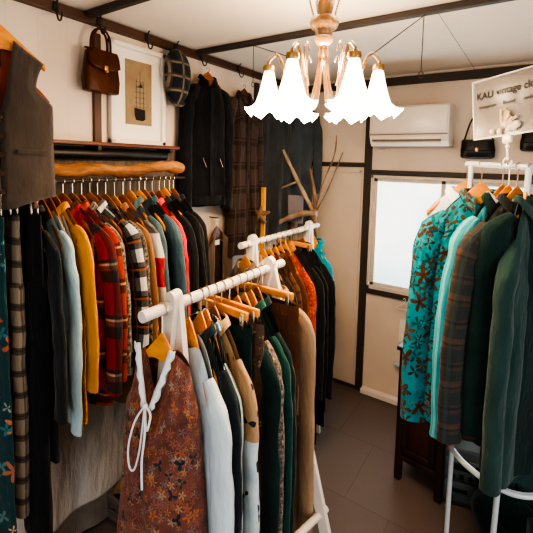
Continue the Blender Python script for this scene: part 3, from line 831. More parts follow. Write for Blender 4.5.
# floral dress with white lace neck and cord
def dprof(t):
    if t < .03: return .085
    if t < .14: return .085 + (.115-.085)*((t-.03)/.11)**2
    return .115 + .05*min(1, (t-.14)/.7)**1.1
ds = r1(.70, 'rust floral dress', 'floral_dress', 'dress', M['dressfloral'], 'rust floral sleeveless dress with white lace neck and tie cord', kind='dress', L=1.05, sl=0, ws=.085, wprof=dprof, dr=.04, nw=.045, nd=.13, nb=.02, d=.045, dh=.09, fa=.028, fk=22, rz=.33, stem=.075, hw=.062, seed=4)
M['whitelace'] = fabric('white_crochet', '#d5dde2', '#eef1f2', .1)
mb = MB()
for s in (-1, 1):
    P = []
    for i in range(12):
        q = i/11; z = .01 - .15*q; w = .022 + .005*math.sin(i*2.4)
        x = s*(.046*(1-q)**.9 + .006)
        P.append([Vector((x + s*(-.004 + w*u*.8), -.03 - .028*q - .006*math.sin(u*3), z + .004*math.sin(u*9+i))) for u in (0, .33, .66, 1)])
    mb.grid(P)
mb.build('lace_neck', M['whitelace'], ds, solid=.003)
mb = MB()
mb.tube(spline([(0, -.065, -.13), (-.022, -.08, -.17), (-.04, -.085, -.24), (-.038, -.085, -.295), (-.022, -.085, -.30), (-.006, -.082, -.24), (0, -.07, -.135)], 6), .0026, 6)
mb.tube(spline([(0, -.068, -.13), (.008, -.08, -.2), (.002, -.084, -.27), (.004, -.086, -.345)], 6), .003, 6)
mb.tube(spline([(0, -.065, -.135), (.02, -.072, -.15), (.012, -.078, -.19), (0, -.068, -.135)], 5), .003, 6)
mb.sphere((0, -.068, -.133), .008, n=8)
mb.build('tie_cord', M['whitelace'], ds)
r1(.80, 'pale blue blouse', 'cotton_blouse', 'blouse', M['f_blouse'], 'pale blue white long sleeved blouse right behind the rust floral dress', L=.85, sl=.66, ws=.155, kind='tee', dr=.17, nw=.08, rz=-.05, r0=(.05, .022), r1=(.04, .022), d=.022, out=.03)
r1(.85, 'dark navy blouse', 'navy_blouse', 'blouse', M['f_navy'], 'dark navy blouse behind the pale blue blouse', L=.7, sl=.36, rz=-.1, ws=.17)
r1(.875, 'green striped shirt', 'striped_shirt', 'shirt', M['stripe_green'], 'grey green striped shirt behind the navy blouse', L=.86, sl=.6, ws=.15, rz=-.1)
r1(.912, 'white print tunic', 'print_tunic', 'top', M['bird_print'], 'white tunic with black leaf motifs and a beige printed yoke', tone='hgrb', L=.9, sl=.62, ws=.165, rz=-.03, cmat=M['beigedot'])
clipped(AX, .945, AZ, .0178, 'dark green skirt', 'dark green skirt clipped to the front flat bar hanger', M['f_dgreen'], .72, .13, rz=-.1, group=G1, hgroup=H1, name='dark_skirt', skirt=True, cat='skirt', flare=1.25)
clipped(AX, .985, AZ, .0178, 'brown paisley skirt', 'brown paisley print skirt clipped behind the dark green skirt', M['brownprint'], .74, .145, rz=-.08, group=G1, hgroup=H1, name='paisley_skirt', skirt=True, cat='skirt', flare=1.1, seed=3)
r1(1.03, 'black green velvet jacket', 'velvet_jacket', 'jacket', M['f_dgreen'], 'dark green velvet jacket in the middle of the nearer rack', L=.88, sl=.62, rz=-.06, r0=(.055, .022))
r1(1.068, 'brown grey tweed cardigan', 'tweed_cardigan', 'cardigan', M['speck_brown'], 'brown grey tweed cardigan between two dark green garments', L=.85, sl=.66, rz=-.08, kind='tee')
r1(1.105, 'bottle green coat', 'green_coat', 'coat', M['f_green'], 'bottle green coat right of the tweed cardigan', L=.95, sl=.68, rz=-.04)
r1(1.145, 'black green blouse', 'dark_blouse', 'blouse', M['f_dgreen'], 'very dark green blouse left of the brown clipped trousers', L=.85, sl=.62, rz=-.1, tone='hgrb')
clipped(AX, 1.175, AZ, .0178, 'chocolate brown trousers', 'chocolate brown trousers clipped to a flat bar near the rear post', M['f_brown'], .95, .155, rz=-.02, group=G1, hgroup=H1, seed=8)
r1(1.265, 'oatmeal knit coat', 'knit_coat', 'coat', M['f_knit'], 'long oatmeal beige knitted coat at the far end of the nearer rack', L=1.15, sl=1.02, rz=.02, ws=.155, dr=.085)

r2(1.50, 'grey brown tunic', 'grey_tunic', 'top', M['f_taupe'], 'taupe tunic at the near end of the farther rack', L=.6, sl=.5, tone='hgr')
r2(1.60, 'cream lace jacket', 'lace_jacket', 'jacket', M['lace'], 'cream lace jacket near the front of the farther rack', L=.62, sl=.5, tone='hgr')
r2(1.655, 'black jacket with pale piping', 'piped_jacket', 'jacket', M['f_charcoal'], 'dark charcoal jacket beside the cream lace jacket', L=.66, sl=.52, tone='hgr')
r2(1.71, 'burgundy collared coat', 'burgundy_coat', 'coat', M['f_brown2'], 'dark brown coat with burgundy collar on the farther rack', L=.75, sl=.55, cmat=fabric('burgundy_velvet', '#4a1418', '#5c1a1e', .3))
r2(1.765, 'brown check jacket', 'check_jacket', 'jacket', M['brown_check2'], 'brown small check jacket left of the orange print dress', L=.7, sl=.55)
r2(1.815, 'brown wool jacket', 'brown_jacket', 'jacket', M['f_brown'], 'plain brown wool jacket next to the orange print dress', L=.7, sl=.55)
r2(1.87, 'orange print dress', 'print_dress', 'dress', M['orange_print'], 'orange and red small print dress on the farther rack', L=.88, sl=.78, kind='tee', ws=.185, rz=-.03)
r2(1.93, 'black buttoned shirt', 'buttoned_shirt', 'shirt', M['f_black2'], 'black shirt with white buttons right of the orange print dress', L=.95, sl=.66, ws=.185, buttons=(6, M['mat_w']), rz=.1, placket=M['f_black2'])
r2(1.99, 'black velvet jacket', 'black_velvet_jacket', 'jacket', M['f_black'], 'black jacket behind the black buttoned shirt', L=1.12, sl=.74, ws=.195, rz=.0, tone='hgrb')
r2(2.07, 'long black coat', 'long_black_coat', 'coat', M['f_black2'], 'long black coat last in the row against the pale wall', L=1.05, sl=.70, ws=.205, rz=-.02, tone='hgrb')
clipped(BX_, 1.96, BZ, .0178, 'black clipped skirt', 'black skirt clipped to the flat orange bar on the farther rack', M['f_black'], .6, .15, rz=-.1, group=G2, hgroup=H2, name='black_skirt', skirt=True, cat='skirt')
r2(2.21, 'turquoise top', 'turquoise_top', 'top', fabric('turquoise_cloth', '#0f7c8c', '#1593a2', .1), 'turquoise top peeking out at the end of the farther rack', L=.32, sl=.2, rz=.9, ws=.085, hw=.075)

# ------------------------------------------------------------------ driftwood and yellow pole
M['drift'] = wood('driftwood', '#7d6450', '#b39a80', .7, (20, 20, 8))
M['drift2'] = wood('driftwood_dark', '#5a4434', '#85684e', .7, (20, 20, 8))
dw = thing('driftwood_branch', 'bare driftwood branch with upright twigs behind the farther rack', 'branch', (-1.21, 2.42, 0))
def br(pts, r0, r1, m, nm='twig'):
    p = spline([Vector(q) - Vector((-1.21, 2.42, 0)) for q in pts], 5); k = len(p)
    MB().tube(p, [(r0+(r1-r0)*i/(k-1))*(1+.12*math.sin(i*1.7)) for i in range(k)], 9).build(nm, m, dw)
br([(-1.17, 2.42, 0), (-1.19, 2.42, .5), (-1.18, 2.42, 1.0), (-1.215, 2.42, 1.37)], .022, .02, M['drift2'], 'trunk')
br([(-1.19, 2.42, 1.35), (-1.30, 2.40, 1.34), (-1.42, 2.38, 1.29), (-1.53, 2.36, 1.23)], .024, .014, M['drift'], 'main_branch')
br([(-1.22, 2.42, 1.37), (-1.30, 2.41, 1.50), (-1.39, 2.40, 1.66), (-1.46, 2.40, 1.78)], .016, .011, M['drift'])
br([(-1.35, 2.41, 1.56), (-1.42, 2.40, 1.53), (-1.52, 2.40, 1.49), (-1.57, 2.40, 1.50), (-1.59, 2.41, 1.55)], .008, .005, M['drift'])
br([(-1.20, 2.42, 1.38), (-1.22, 2.42, 1.52), (-1.255, 2.42, 1.66)], .014, .010, M['drift2'])
br([(-1.20, 2.42, 1.38), (-1.15, 2.42, 1.56), (-1.08, 2.43, 1.75), (-1.07, 2.43, 1.88)], .007, .004, M['drift2'])
br([(-1.19, 2.42, 1.37), (-1.11, 2.42, 1.53), (-1.02, 2.43, 1.77)], .006, .0035, M['drift2'])
yp = thing('yellow_pole', 'flat yellow painted pole standing behind the farther rack', 'pole', (-1.43, 2.12, 0))
M['yellow'] = wood('yellow_paint', '#c98512', '#e5a02a', .5, (8, 8, 8))
MB().box((0, 0, .765), (.032, .014, 1.53), .003).build('pole_strip', M['yellow'], yp)
kn = thing('driftwood_star', 'brown knotted driftwood piece crossing the yellow pole', 'ornament', (-1.43, 2.095, 1.355))
for k in range(5):
    a = k*1.257 + .3; L_ = (.07, .05, .085, .05, .065)[k]
    MB().tube([(0, 0, 0), (L_*.6*math.cos(a), -.004, L_*.6*math.sin(a)), (L_*math.cos(a), 0, L_*math.sin(a))], [.02, .014, .008], 8).build('arm', M['drift2'], kn)
gb = thing('grey_card', 'small lilac grey card standing behind the driftwood branch', 'card', (-1.41, 2.47, 1.25), 0)
MB().box((0, 0, .11), (.17, .01, .20), .002).build('card_sheet', plain('lilac_grey', '#8f8a90', .8), gb)
MB().box((0, .03, -.62), (.04, .04, 1.26), .004).build('stand', M['drift2'], gb)

# ------------------------------------------------------------------ air conditioner
at_ = thing('air_conditioner', 'cream wall mounted air conditioner above the window', 'air conditioner', (-.655, BY, 1.815))
x0, x1 = -.24, .24
prof = [(-.0, 0.01), (-.165, 0.0), (-.195, .03), (-.215, .075), (-.215, .235), (-.195, .255), (0, .26)]
mb = MB(); K = len(prof)
mb.v = [(x0, y, z) for y, z in prof] + [(x1, y, z) for y, z in prof]
mb.face(tuple(range(K)), tuple(prof)); mb.face(tuple(range(2*K-1, K-1, -1)), tuple(prof[::-1]))
for k in range(K): mb.face((k, (k+1) % K, K+(k+1) % K, K+k), ((0, 0), (1, 0), (1, 1), (0, 1)))
mb.build('casing', M['acwhite'], at_, smooth=False)
MB().box((0, -.219, .162), (x1-x0-.01, .012, .165), .005).build('front_panel', M['acwhite'], at_)
MB().box((0, -.214, .0735), (x1-x0-.006, .008, .006)).build('panel_gap', M['acdark'], at_, smooth=False)
MB().box((-.01, -.2, .036), (x1-x0-.06, .03, .012)).build('air_slot', M['acdark'], at_, smooth=False)
MB().box((-.01, -.207, .05), (x1-x0-.06, .01, .016), .003).build('louvre', M['acwhite'], at_)
MB().box((-.01, -.196, .022), (x1-x0-.06, .01, .012), .003).build('louvre', M['acwhite'], at_)
o = MB().tube(spline([(-.885, BY-.01, 1.84), (-.90, BY-.02, 1.80), (-.87, BY-.02, 1.79), (-.83, BY-.01, 1.80)], 5), .004, 6).build('power_cord', M['acwhite'], None)
tag(o, 'short pale cord looping below the air conditioner', 'cord')

# ------------------------------------------------------------------ chandelier
cx, cy_ = -.61, 1.25
ch = thing('chandelier', 'warm lit chandelier with six scalloped glass tulip shades', 'chandelier', (cx, cy_, HZ))
n = N('amber_glass'); n.b.inputs['Transmission Weight'].default_value = .55
M['amber'] = n.fin(lin('#a97f4c'), .15, spec=.6)
n = N('lit_opal_glass'); n.fin(lin('#fff3e2'), .4)
n.b.inputs['Emission Color'].default_value = (1, .86, .66, 1); n.b.inputs['Emission Strength'].default_value = 3.5
M['opal'] = n.m
MB().lathe([(.001, 0), (.05, -.001), (.052, -.012), (.03, -.022), (.02, -.03), (.001, -.03)], 24).build('ceiling_cup', M['brass'], ch)
MB().lathe([(.016, -.028), (.03, -.045), (.034, -.07), (.027, -.10), (.022, -.118)], 24).build('stem_vase', M['amber'], ch)
MB().lathe([(.02, -.115), (.046, -.125), (.05, -.14), (.044, -.155), (.03, -.165), (.028, -.185), (.034, -.19), (.03, -.205), (.016, -.215), (.014, -.245), (.001, -.25)], 28).build('hub', M['amber'], ch)
RS = .185
for k in range(6):
    a = 2*PI*k/6 + .454; c, s = math.cos(a), math.sin(a)
    def pt(r, z): return (r*c, r*s, z)
    arm = MB().tube(spline([pt(.012, -.23), pt(.018, -.32), pt(.045, -.41), pt(.095, -.40), pt(.125, -.31), pt(.155, -.245), pt(RS, -.262), pt(RS+.002, -.285)], 6), .0065, 8).build('arm', M['amber'], ch)
    mb = MB(); NN = 48; P = []
    for i in range(13):
        q = i/12; r = .018 + .024*q**.6 + .036*q**2.2
        row = []
        for j in range(NN):
            th = 2*PI*j/NN; pet = abs(math.cos(3*th))
            rr = .80*r*(1 + .10*q*(pet-.5)) + .026*max(0, q-.75)/.25*pet**3
            zz = -.295 - .15*q - .012*q**4*(1-pet) + .018*max(0, (q-.8)/.2)**2*pet**4
            row.append(Vector((RS*c + rr*math.cos(th), RS*s + rr*math.sin(th), zz)))
        P.append(row)
    mb.grid(P, closed=True); sh_ = mb.build('lamp_shade', M['opal'], ch)
    MB().lathe([(.001, -.278), (.02, -.28), (.022, -.292), (.018, -.30)], 16, (RS*c, RS*s, 0)).build('shade_holder', M['brass'], sh_)
    MB().sphere((RS*c, RS*s, -.345), .02, (1, 1, 1.3), 10).build('bulb', M['opal'], sh_)
    # little glass scroll above the shade
    MB().tube(spline([pt(.10, -.33), pt(.12, -.26), pt(.105, -.225), pt(.085, -.25)], 5), .003, 6).build('scroll', M['amber'], arm)
# chains and wires
def wire(name, a, b, label, r=.0018, ring=True, beads=0):
    t = thing(name, label, 'wire' if not beads else 'chain', a, 0)
    d = Vector(b) - Vector(a)
    if beads:
        mb = MB(); k = beads
        for i in range(k):
            mb.sphere(d*((i+.5)/k), .0042, n=6)
        mb.build('links', M['brass'], t)
        MB().tube([(0, 0, 0), d], .0012, 5).build('core', M['brass'], t)
    else:
        MB().tube([(0, 0, 0), d], r, 6).build('strand', M['iron'], t)
    if ring:
        mb = MB(); mb.tube([d + Vector((.009*math.cos(q), 0, -.012 + .012*math.sin(q))) for q in [2*PI*i/12 for i in range(13)]], .0018, 5); mb.build('ring', M['iron'], t)
wire('suspension_wire', (-1.20, 1.66, HZ-.028), (-1.20, 1.66, 2.10), 'thin black wire hanging straight down from the ceiling bar at the left')
wire('guy_wire', (-1.20, 1.655, HZ-.03), (cx-.15, cy_+.04, 2.085), 'slanting black wire from ceiling bar to the left chandelier arm', ring=False)
wire('suspension_wire', (-.38, 1.655, HZ-.028), (-.38, 1.655, 2.065), 'thin black wire with a ring hanging right of the chandelier')
wire('guy_wire', (-.375, 1.65, HZ-.03), (cx+.155, cy_+.03, 2.05), 'slanting black wire from ceiling bar to the right chandelier arm', ring=False)
wire('thin_line', (-.33, 1.66, HZ-.028), (-.30, 2.74, 2.262), 'thin pale line running from ceiling bar to the back wall', r=.0009, ring=False)
for s in (-1, 1):
    wire('bead_chain', (cx+s*.075, cy_, HZ), (cx+s*.035, cy_, HZ-.13), 'beaded brass chain on the %s side of the chandelier stem' % ('left' if s < 0 else 'right'), ring=False, beads=16)

# ------------------------------------------------------------------ right rack
rr = thing('tube_rack', 'white tubular metal clothes rack standing at the right', 'rack', (0, 0, 0))
F0 = Vector((-.19, 1.74, 1.708)); F1 = Vector((0.0, 1.56, 1.70)); F2 = Vector((.42, 1.80, 1.70))
dirb = (F1-F0).normalized()
tr = .0095
MB().tube([F0 - dirb*.03, F0, F1 - dirb*.02, F1, F1 + Vector((.02, .012, 0)), F2], tr, 14).build('top_bar', M['whitemetal'], rr)
MB().tube([F0, (-.192, 1.742, 1.0), (-.195, 1.745, 0)], tr, 14).build('post', M['whitemetal'], rr)
MB().tube([F1, (-.012, 1.555, 1.0), (-.03, 1.55, 0)], tr, 14).build('post', M['whitemetal'], rr)
MB().tube([F2, (.42, 1.80, 0)], tr, 14).build('post', M['whitemetal'], rr)
ringp = spline([(-.25, 1.95, .53), (-.247, 1.84, .53), (-.195, 1.73, .53), (-.13, 1.655, .53), (-.03, 1.605, .53), (.06, 1.615, .53), (.17, 1.70, .53)], 8)
MB().tube(ringp, .011, 14).build('lower_ring', M['whitemetal'], rr)
M['copper'] = plain('copper_joint', '#c09078', .4, .5)
MB().tube([(-.197, 1.737, .515), (-.195, 1.733, .555)], .0135, 12).build('joint', M['copper'], rr)
HR = .0118; G3 = 'clothes on the white tubular rack'; H3 = 'hangers on the white tubular rack'
def rt(q, short, name, cat, mat, label, rz, tone='hgr', stem=.085, **kw):
    p = F0 + (F1-F0)*q if q <= 1 else F1 + (F2-F1)*(q-1)
    z0 = hanger(short, p, rz, tone, R=HR, stem=stem, group=H3, hw=kw.get('hw', .145), dr=kw.get('dr', .1)*.95) - .006
    kw.pop('hw', None); kw.setdefault('dr', .1); kw.setdefault('ws', .17); kw.setdefault('fa', .012); kw.setdefault('d', .022); kw.setdefault('dh', .035)
    kw.setdefault('r0', (.055, .03)); kw.setdefault('r1', (.045, .028)); kw.setdefault('nw', .06)
    return garment(name, label, cat, mat, (p.x, p.y, p.z+z0), rz, group=G3, **kw)
R30 = math.radians(28)
rt(-.08, 'white shirt behind the aloha shirt', 'white_shirt', 'shirt', M['f_white'], 'white shirt showing as a pale edge behind the teal floral shirt', R30-.1, L=.7, sl=0, ws=.15)
rt(.22, 'teal floral shirt', 'floral_shirt', 'shirt', M['aloha'], 'turquoise shirt printed with brown flowers on the tubular rack', R30-.1, L=.96, sl=.80, ws=.165, tail=.05, d=.03, dh=.045, wh=.18, out=.035, r0=(.05, .03), r1=(.052, .034), dr=.14)
rt(.60, 'aqua striped shirt', 'striped_shirt', 'shirt', M['stripe_aqua'], 'aqua and white striped shirt beside the turquoise floral shirt', R30+.42, L=.83, sl=.72, ws=.155, dr=.14, d=.026, cmat=M['f_white'], out=.055)
rt(.84, 'brown teal plaid shirt', 'plaid_shirt', 'shirt', M['plaid_teal'], 'brown and teal plaid flannel shirt in the middle of the tubular rack', R30+.36, L=.84, sl=.69, ws=.165, dr=.15, d=.03, dh=.045, out=.05, pocket=(-1, 1), r0=(.05, .03))
rt(.70, 'dark teal blouse', 'teal_blouse', 'blouse', M['f_dgreen'], 'very dark teal blouse behind the bottle green coat on the tubular rack', R30+.1, L=.80, sl=0, hw=.10, ws=.12, nw=.07, nd=.09)
rt(1.0, 'bottle green long coat', 'long_green_coat', 'coat', M['f_greengrey'], 'long bottle green wool coat next to the white post', math.radians(72), L=.96, sl=.74, hw=.09, ws=.115, dr=.22, d=.026, dh=.04, smat=M['f_greengrey'], r0=(.04, .03), r1=(.036, .03), out=.02)
rt(1.12, 'grey green coat', 'grey_green_coat', 'coat', M['f_dgreen'], 'dark green coat hanging right behind the white near post', math.radians(40), L=.95, sl=.7, ws=.16)
rt(1.35, 'dark green jacket', 'green_jacket', 'jacket', M['f_greengrey'], 'dark grey green jacket at the right edge of the tubular rack', math.radians(15), L=1.0, sl=.8, ws=.18, r0=(.06, .04), r1=(.055, .04), d=.04, dh=.06)

# acrylic sign on the bar
def sign_mat():
    n = N('clear_acrylic'); n.b.inputs['Alpha'].default_value = .15
    return n.fin(lin('#e6dccf'), .15, spec=.6)
M['acryl'] = sign_mat()
n = N('translucent_print_sheet'); n.b.inputs['Alpha'].default_value = .62
M['sheet'] = n.fin(lin('#463e36'), .7)
BL = Vector((-.173, 1.634, 1.795)); e1 = Vector((.877, -.47, .102)).normalized(); up = Vector((-.09, .05, 1)); up = (up - e1*up.dot(e1)).normalized()
nn = e1.cross(up)      # points away or towards; fixed below
fr_ = -nn if nn.y > 0 else nn
sg = bpy.data.objects.new('shop_sign', None); COL.objects.link(sg); sg.empty_display_size = .05
sg.matrix_world = Matrix((( e1.x, -fr_.x, up.x, BL.x), (e1.y, -fr_.y, up.y, BL.y), (e1.z, -fr_.z, up.z, BL.z), (0, 0, 0, 1)))
tag(sg, 'clear acrylic shop sign clipped above the tubular rack, lettered vintage clothes', 'sign')
W_, H_ = .297, .208
MB().box((W_/2, .003, H_/2), (W_-.008, .001, H_-.008)).build('printed_sheet', M['sheet'], sg, smooth=False)
MB().box((W_/2, 0, H_/2), (W_, .0035, H_), .001).build('acrylic_panel', M['acryl'], sg, smooth=False)
mb = MB()
for z in (0, H_): mb.box((W_/2, -.001, z), (W_+.004, .008, .004), .001)
for x in (0, W_): mb.box((x, -.001, H_/2), (.004, .008, H_), .001)
M['edge'] = plain('acrylic_edge', '#e9e1d6', .2, 0, .02)
mb.build('acrylic_edge', M['edge'], sg)
M['ink'] = plain('print_ink', '#120d0b', .7, 0, .05)
def text(s, x, z, size, sx=1.0, m=None):
    c = bpy.data.curves.new('lettering', 'FONT'); c.body = s; c.size = size; c.extrude = .0002; c.offset = size*.012
    o = bpy.data.objects.new('lettering', c); COL.objects.link(o); o.parent = sg
    o.location = (x, -.0026, z); o.rotation_euler = (PI/2, 0, 0); o.scale = (sx, 1, 1); c.materials.append(m or M['ink'])
    bpy.context.view_layer.update(); dg = bpy.context.evaluated_depsgraph_get()
    me = bpy.data.meshes.new_from_object(o.evaluated_get(dg)); q = bpy.data.objects.new('lettering', me); COL.objects.link(q)
    q.parent = sg; q.location = o.location; q.rotation_euler = o.rotation_euler; q.scale = o.scale
    bpy.data.objects.remove(o); q.name = 'lettering'
    return q
text('KAU', .014, .140, .034, .9)
text('vintage clothes', .086, .143, .036, .82)
text('Instagram', .022, .107, .016); text('Brand', .108, .107, .017); text('online shop', .175, .107, .018)
mb = MB()
mb.box((.118, 0, -.012), (.03, .014, .03), .004); mb.tube([(.118, 0, -.02), (.116, 0, -.085)], .004, 8)
mb.sphere((.118, 0, -.04), .008, n=8)
mb.build('clip_stem', M['edge'], sg)
MB().tube([(.116 + .0145*math.cos(a), 0, -.092 + .0145*math.sin(a)) for a in [2*PI*i/14 + 1.2 for i in range(13)]], .003, 6).build('clip_jaw', M['edge'], sg)
# dried flowers stuck on the sign
df = thing('dried_flowers', 'small bunch of dried cream flowers fixed to the acrylic sign', 'flowers', BL + e1*.10 + fr_*.004 + up*.02)
M['dry'] = fabric('dry_petal', '#b8803c', '#ecdcc0', 0, .8, .2)
M['dry2'] = plain('cream_petal', '#efe3d0', .7)
mb = MB(); random.seed(3)
for i in range(26):
    a = random.uniform(.25, 1.5); L_ = random.uniform(.02, .075)
    p = e1*(L_*math.cos(a)*.9) + up*(L_*math.sin(a)) + fr_*random.uniform(.002, .012)
    mb.tube([Vector((0, 0, 0)) + fr_*.003, p*.6 + fr_*.004, p], [.001, .003, .0045], 6)
mb.build('stems', M['dry'], df)
for i in range(9):
    p = e1*random.uniform(-.03, .06) + up*random.uniform(-.01, .03) + fr_*.008
    MB().sphere(p, random.uniform(.006, .010), (1, .6, 1.3), 8).build('petal', M['dry2'], df)
random.seed(11)

# bags on the back wall behind the sign
def wallbag(x, z, w, h, label):
    t = thing('black_handbag', label, 'bag', (x, BY-.05, z))
    P = []
    for zz, k, d in ((0, .85, .02), (.01, .98, .035), (h*.5, 1, .04), (h*.9, .9, .03), (h, .82, .012)):
        P.append([Vector((math.copysign(abs(math.cos(a))**.45, math.cos(a))*w*k/2, math.copysign(abs(math.sin(a))**.6, math.sin(a))*d, zz)) for a in [2*PI*i/24 for i in range(24)]])
    mb = MB(); b = mb.grid(P, closed=True); mb.cap([b+i for i in range(24)][::-1]); mb.cap([b+4*24+i for i in range(24)])
    mb.build('bag_body', M['black'], t)
    mb = MB(); mb.grid([[Vector((w*.46*u, y, zz)) for u in (-1, -.5, 0, .5, 1)] for y, zz in ((0, h+.004), (-.035, h*.92), (-.046, h*.5), (-.046, h*.42))]); mb.build('flap', M['black'], t, solid=.004)
    MB().box((0, -.05, h*.47), (.018, .006, .024), .002).build('clasp', M['brass'], t)
    MB().tube(spline([(-w*.42, 0, h*.9), (-w*.25, .02, h+.12), (0, .03, h+.19), (w*.25, .02, h+.12), (w*.42, 0, h*.9)], 6), .005, 8).build('strap', M['black'], t)
    o = MB().tube([(x, BY, z+h+.196), (x, BY-.03, z+h+.196)], .004, 6).build('bag_peg', M['iron'], None)
    tag(o, 'wall peg holding the ' + label.split(' on ')[0], 'peg')
wallbag(-.27, 1.745, .19, .11, 'black flap handbag on the back wall partly behind the sign')
wallbag(.03, 1.79, .17, .11, 'second black handbag on the back wall at the right edge')

# ------------------------------------------------------------------ cabinet, radio, bag, papers by the window
M['cabwood'] = wood('cabinet_wood', '#1f120e', '#331f18', .4, (30, 30, 3))
M['cabpanel'] = wood('cabinet_panel_wood', '#2a1610', '#3d2219', .4, (24, 24, 3))
cb = thing('wooden_cabinet', 'small dark wooden cabinet under the window behind the tubular rack', 'cabinet', (-.385, 2.06, 0), math.atan2(-.041, .234))
w_, dp, hh = .245, .30, .72
mb = MB()
mb.box((0, dp/2, .12+ (hh-.12)/2), (w_, dp-.01, hh-.12), .004); mb.build('carcass', M['cabwood'], cb)
MB().box((0, dp/2-.005, hh+.01), (w_+.03, dp+.02, .022), .004).build('top_board', M['cabwood'], cb)
for x in (-w_/2+.016, w_/2-.016):
    for y in (.012, dp-.016): MB().box((x, y, hh/2-.002), (.034, .036, hh-.004), .004).build('leg', M['cabwood'], cb)
dd = MB()
for x0, x1, z0, z1 in ((-.085, -.06, .17, .66), (.06, .085, .17, .66), (-.085, .085, .17, .20), (-.085, .085, .63, .66)): dd.box(((x0+x1)/2, -.006, (z0+z1)/2), (x1-x0, .016, z1-z0), .002)
do = dd.build('door', M['cabwood'], cb)
MB().box((0, -.001, .415), (.125, .008, .44), .002).build('door_panel', M['cabpanel'], do)
MB().sphere((.07, -.02, .42), .009, n=10).build('knob', M['brass'], do)
MB().box((0, -.002, .14), (w_-.06, .012, .035), .002).build('apron', M['cabwood'], cb)
pp = thing('leaflet_stand', 'white leaflet standing on the small dark cabinet', 'leaflet', (-.43, 2.14, hh+.021), .3)
MB().box((0, 0, .07), (.09, .003, .14), .0, rot=Matrix.Rotation(-.2, 3, 'X')).build('leaflet_sheet', M['frame_w'], pp, smooth=False)
MB().box((0, .035, .03), (.03, .02, .06), .002).build('leaflet_support', M['frame_w'], pp)
wh = thing('wire_hanger', 'small white plastic hanger hooked on the beam under the window', 'hanger', (-.66, BY-.035, .765), 0)
MB().tube(spline([(-.006, 0, -.0), (0, 0, .012), (.009, 0, .0), (.0, 0, -.03)], 5), .002, 6).build('hook', M['frame_w'], wh)
MB().tube(spline([(0, 0, -.025), (-.05, 0, -.06), (-.055, 0, -.07), (0, 0, -.068), (.055, 0, -.07), (.05, 0, -.06), (0, 0, -.025)], 4), .003, 6).build('shoulder_bar', M['frame_w'], wh)
nt = thing('wall_notice', 'small pale notice pinned on the white boards under the window', 'notice', (-.62, BY-.003, .53))
MB().box((0, 0, 0), (.14, .004, .16)).build('notice_sheet', M['mat_w'], nt, smooth=False)
lf = thing('cloth_strip', 'pale blue folded cloth on a white ledge under the window', 'cloth', (-.66, BY-.04, .30))
MB().box((.03, 0, 0), (.14, .05, .02), .006).build('folded_cloth', fabric('pale_blue_cloth', '#9fbcc4', '#b5ced2'), lf)
MB().box((.03, .02, -.012), (.16, .04, .006), .001).build('ledge', M['frame_w'], lf)

ra = thing('radio_cassette', 'dark grey radio with slots and knobs on the floor behind the rack', 'radio', (-.175, 2.10, 0), .2)
M['radio'] = plain('radio_grey', '#3a4242', .5); M['radio2'] = plain('radio_panel', '#4c5655', .45)
MB().box((0, .06, .15), (.2, .16, .30), .012).build('radio_body', M['radio'], ra)
MB().box((0, -.022, .20), (.17, .006, .10), .003).build('upper_panel', M['radio2'], ra)
MB().box((0, -.022, .08), (.17, .006, .10), .003).build('lower_panel', M['radio2'], ra)
MB().box((-.01, -.027, .215), (.09, .006, .035), .002).build('tape_slot', M['black'], ra)
MB().box((-.02, -.027, .09), (.08, .006, .02), .002).build('tape_slot', M['black'], ra)
for x, z in ((.055, .225), (.06, .175), (-.05, .165), (-.01, .165), (.03, .165), (.055, .06), (-.055, .055)):
    MB().tube([(x, -.024, z), (x, -.036, z)], .011, 14).build('knob', M['black'], ra)
sb = thing('black_tote_bag', 'slouchy black bag lying on the floor under the tubular rack', 'bag', (.04, 2.02, 0), .2)
P = []
for i in range(11):
    q = i/10; r = math.sin(PI*min(1, .12+q*.88))**.6
    P.append([Vector(((.17*r+.01)*math.cos(a)*(1+.06*math.sin(3*a+q*4)), (.13*r+.01)*math.sin(a)*(1+.08*math.sin(2*a+q*5)), .002+.26*q + .015*math.sin(2*a)*q)) for a in [2*PI*k/28 for k in range(28)]])
mb = MB(); b = mb.grid(P, closed=True); mb.cap([b+k for k in range(28)][::-1]); mb.build('bag_body', M['f_dgreen'], sb)
MB().tube(spline([(-.1, -.08, .2), (-.06, -.14, .16), (.02, -.155, .11), (.09, -.12, .16), (.11, -.06, .21)], 6), .006, 8).build('strap', M['black'], sb)
bk = thing('storage_box', 'dark storage box on the floor at the lower right corner', 'box', (.20, 1.78, 0), .3)
MB().box((0, 0, .15), (.2, .16, .3), .01).build('box_body', M['f_black2'], bk)
MB().box((0, 0, .305), (.17, .13, .02), .004).build('box_lid', M['f_brown2'], bk)

# crate with striped cushion at lower left
kt = thing('wooden_crate', 'grey wooden crate on the floor beneath the linen drape', 'crate', (-1.455, 1.21, 0), .05)
M['crate'] = wood('crate_wood', '#54473c', '#75665a', .7, (6, 30, 30))
mb = MB()
for y in (-.16, .16):
    for z in (.035, .1): mb.box((0, y, z), (.20, .012, .052), .002)
for x in (-.1, .1):
    for z in (.035, .1): mb.box((x, 0, z), (.012, .32, .052), .002)
mb.box((0, 0, .012), (.2, .32, .012), .001); mb.build('crate_slats', M['crate'], kt)
for x in (-.09, .09):
    for y in (-.15, .15): MB().box((x, y, .064), (.02, .02, .125), .002).build('corner_post', M['crate'], kt)
M['stripecush'] = stripes('mustard_stripe', '#c08a30', '#5a3a1e', .018, .007)
cu = thing('striped_cushion', 'mustard and brown striped cushion leaning in the grey crate', 'cushion', (-1.455, 1.21, .20), .05)
P = []
Rm = Matrix.Rotation(-.75, 3, 'Y')
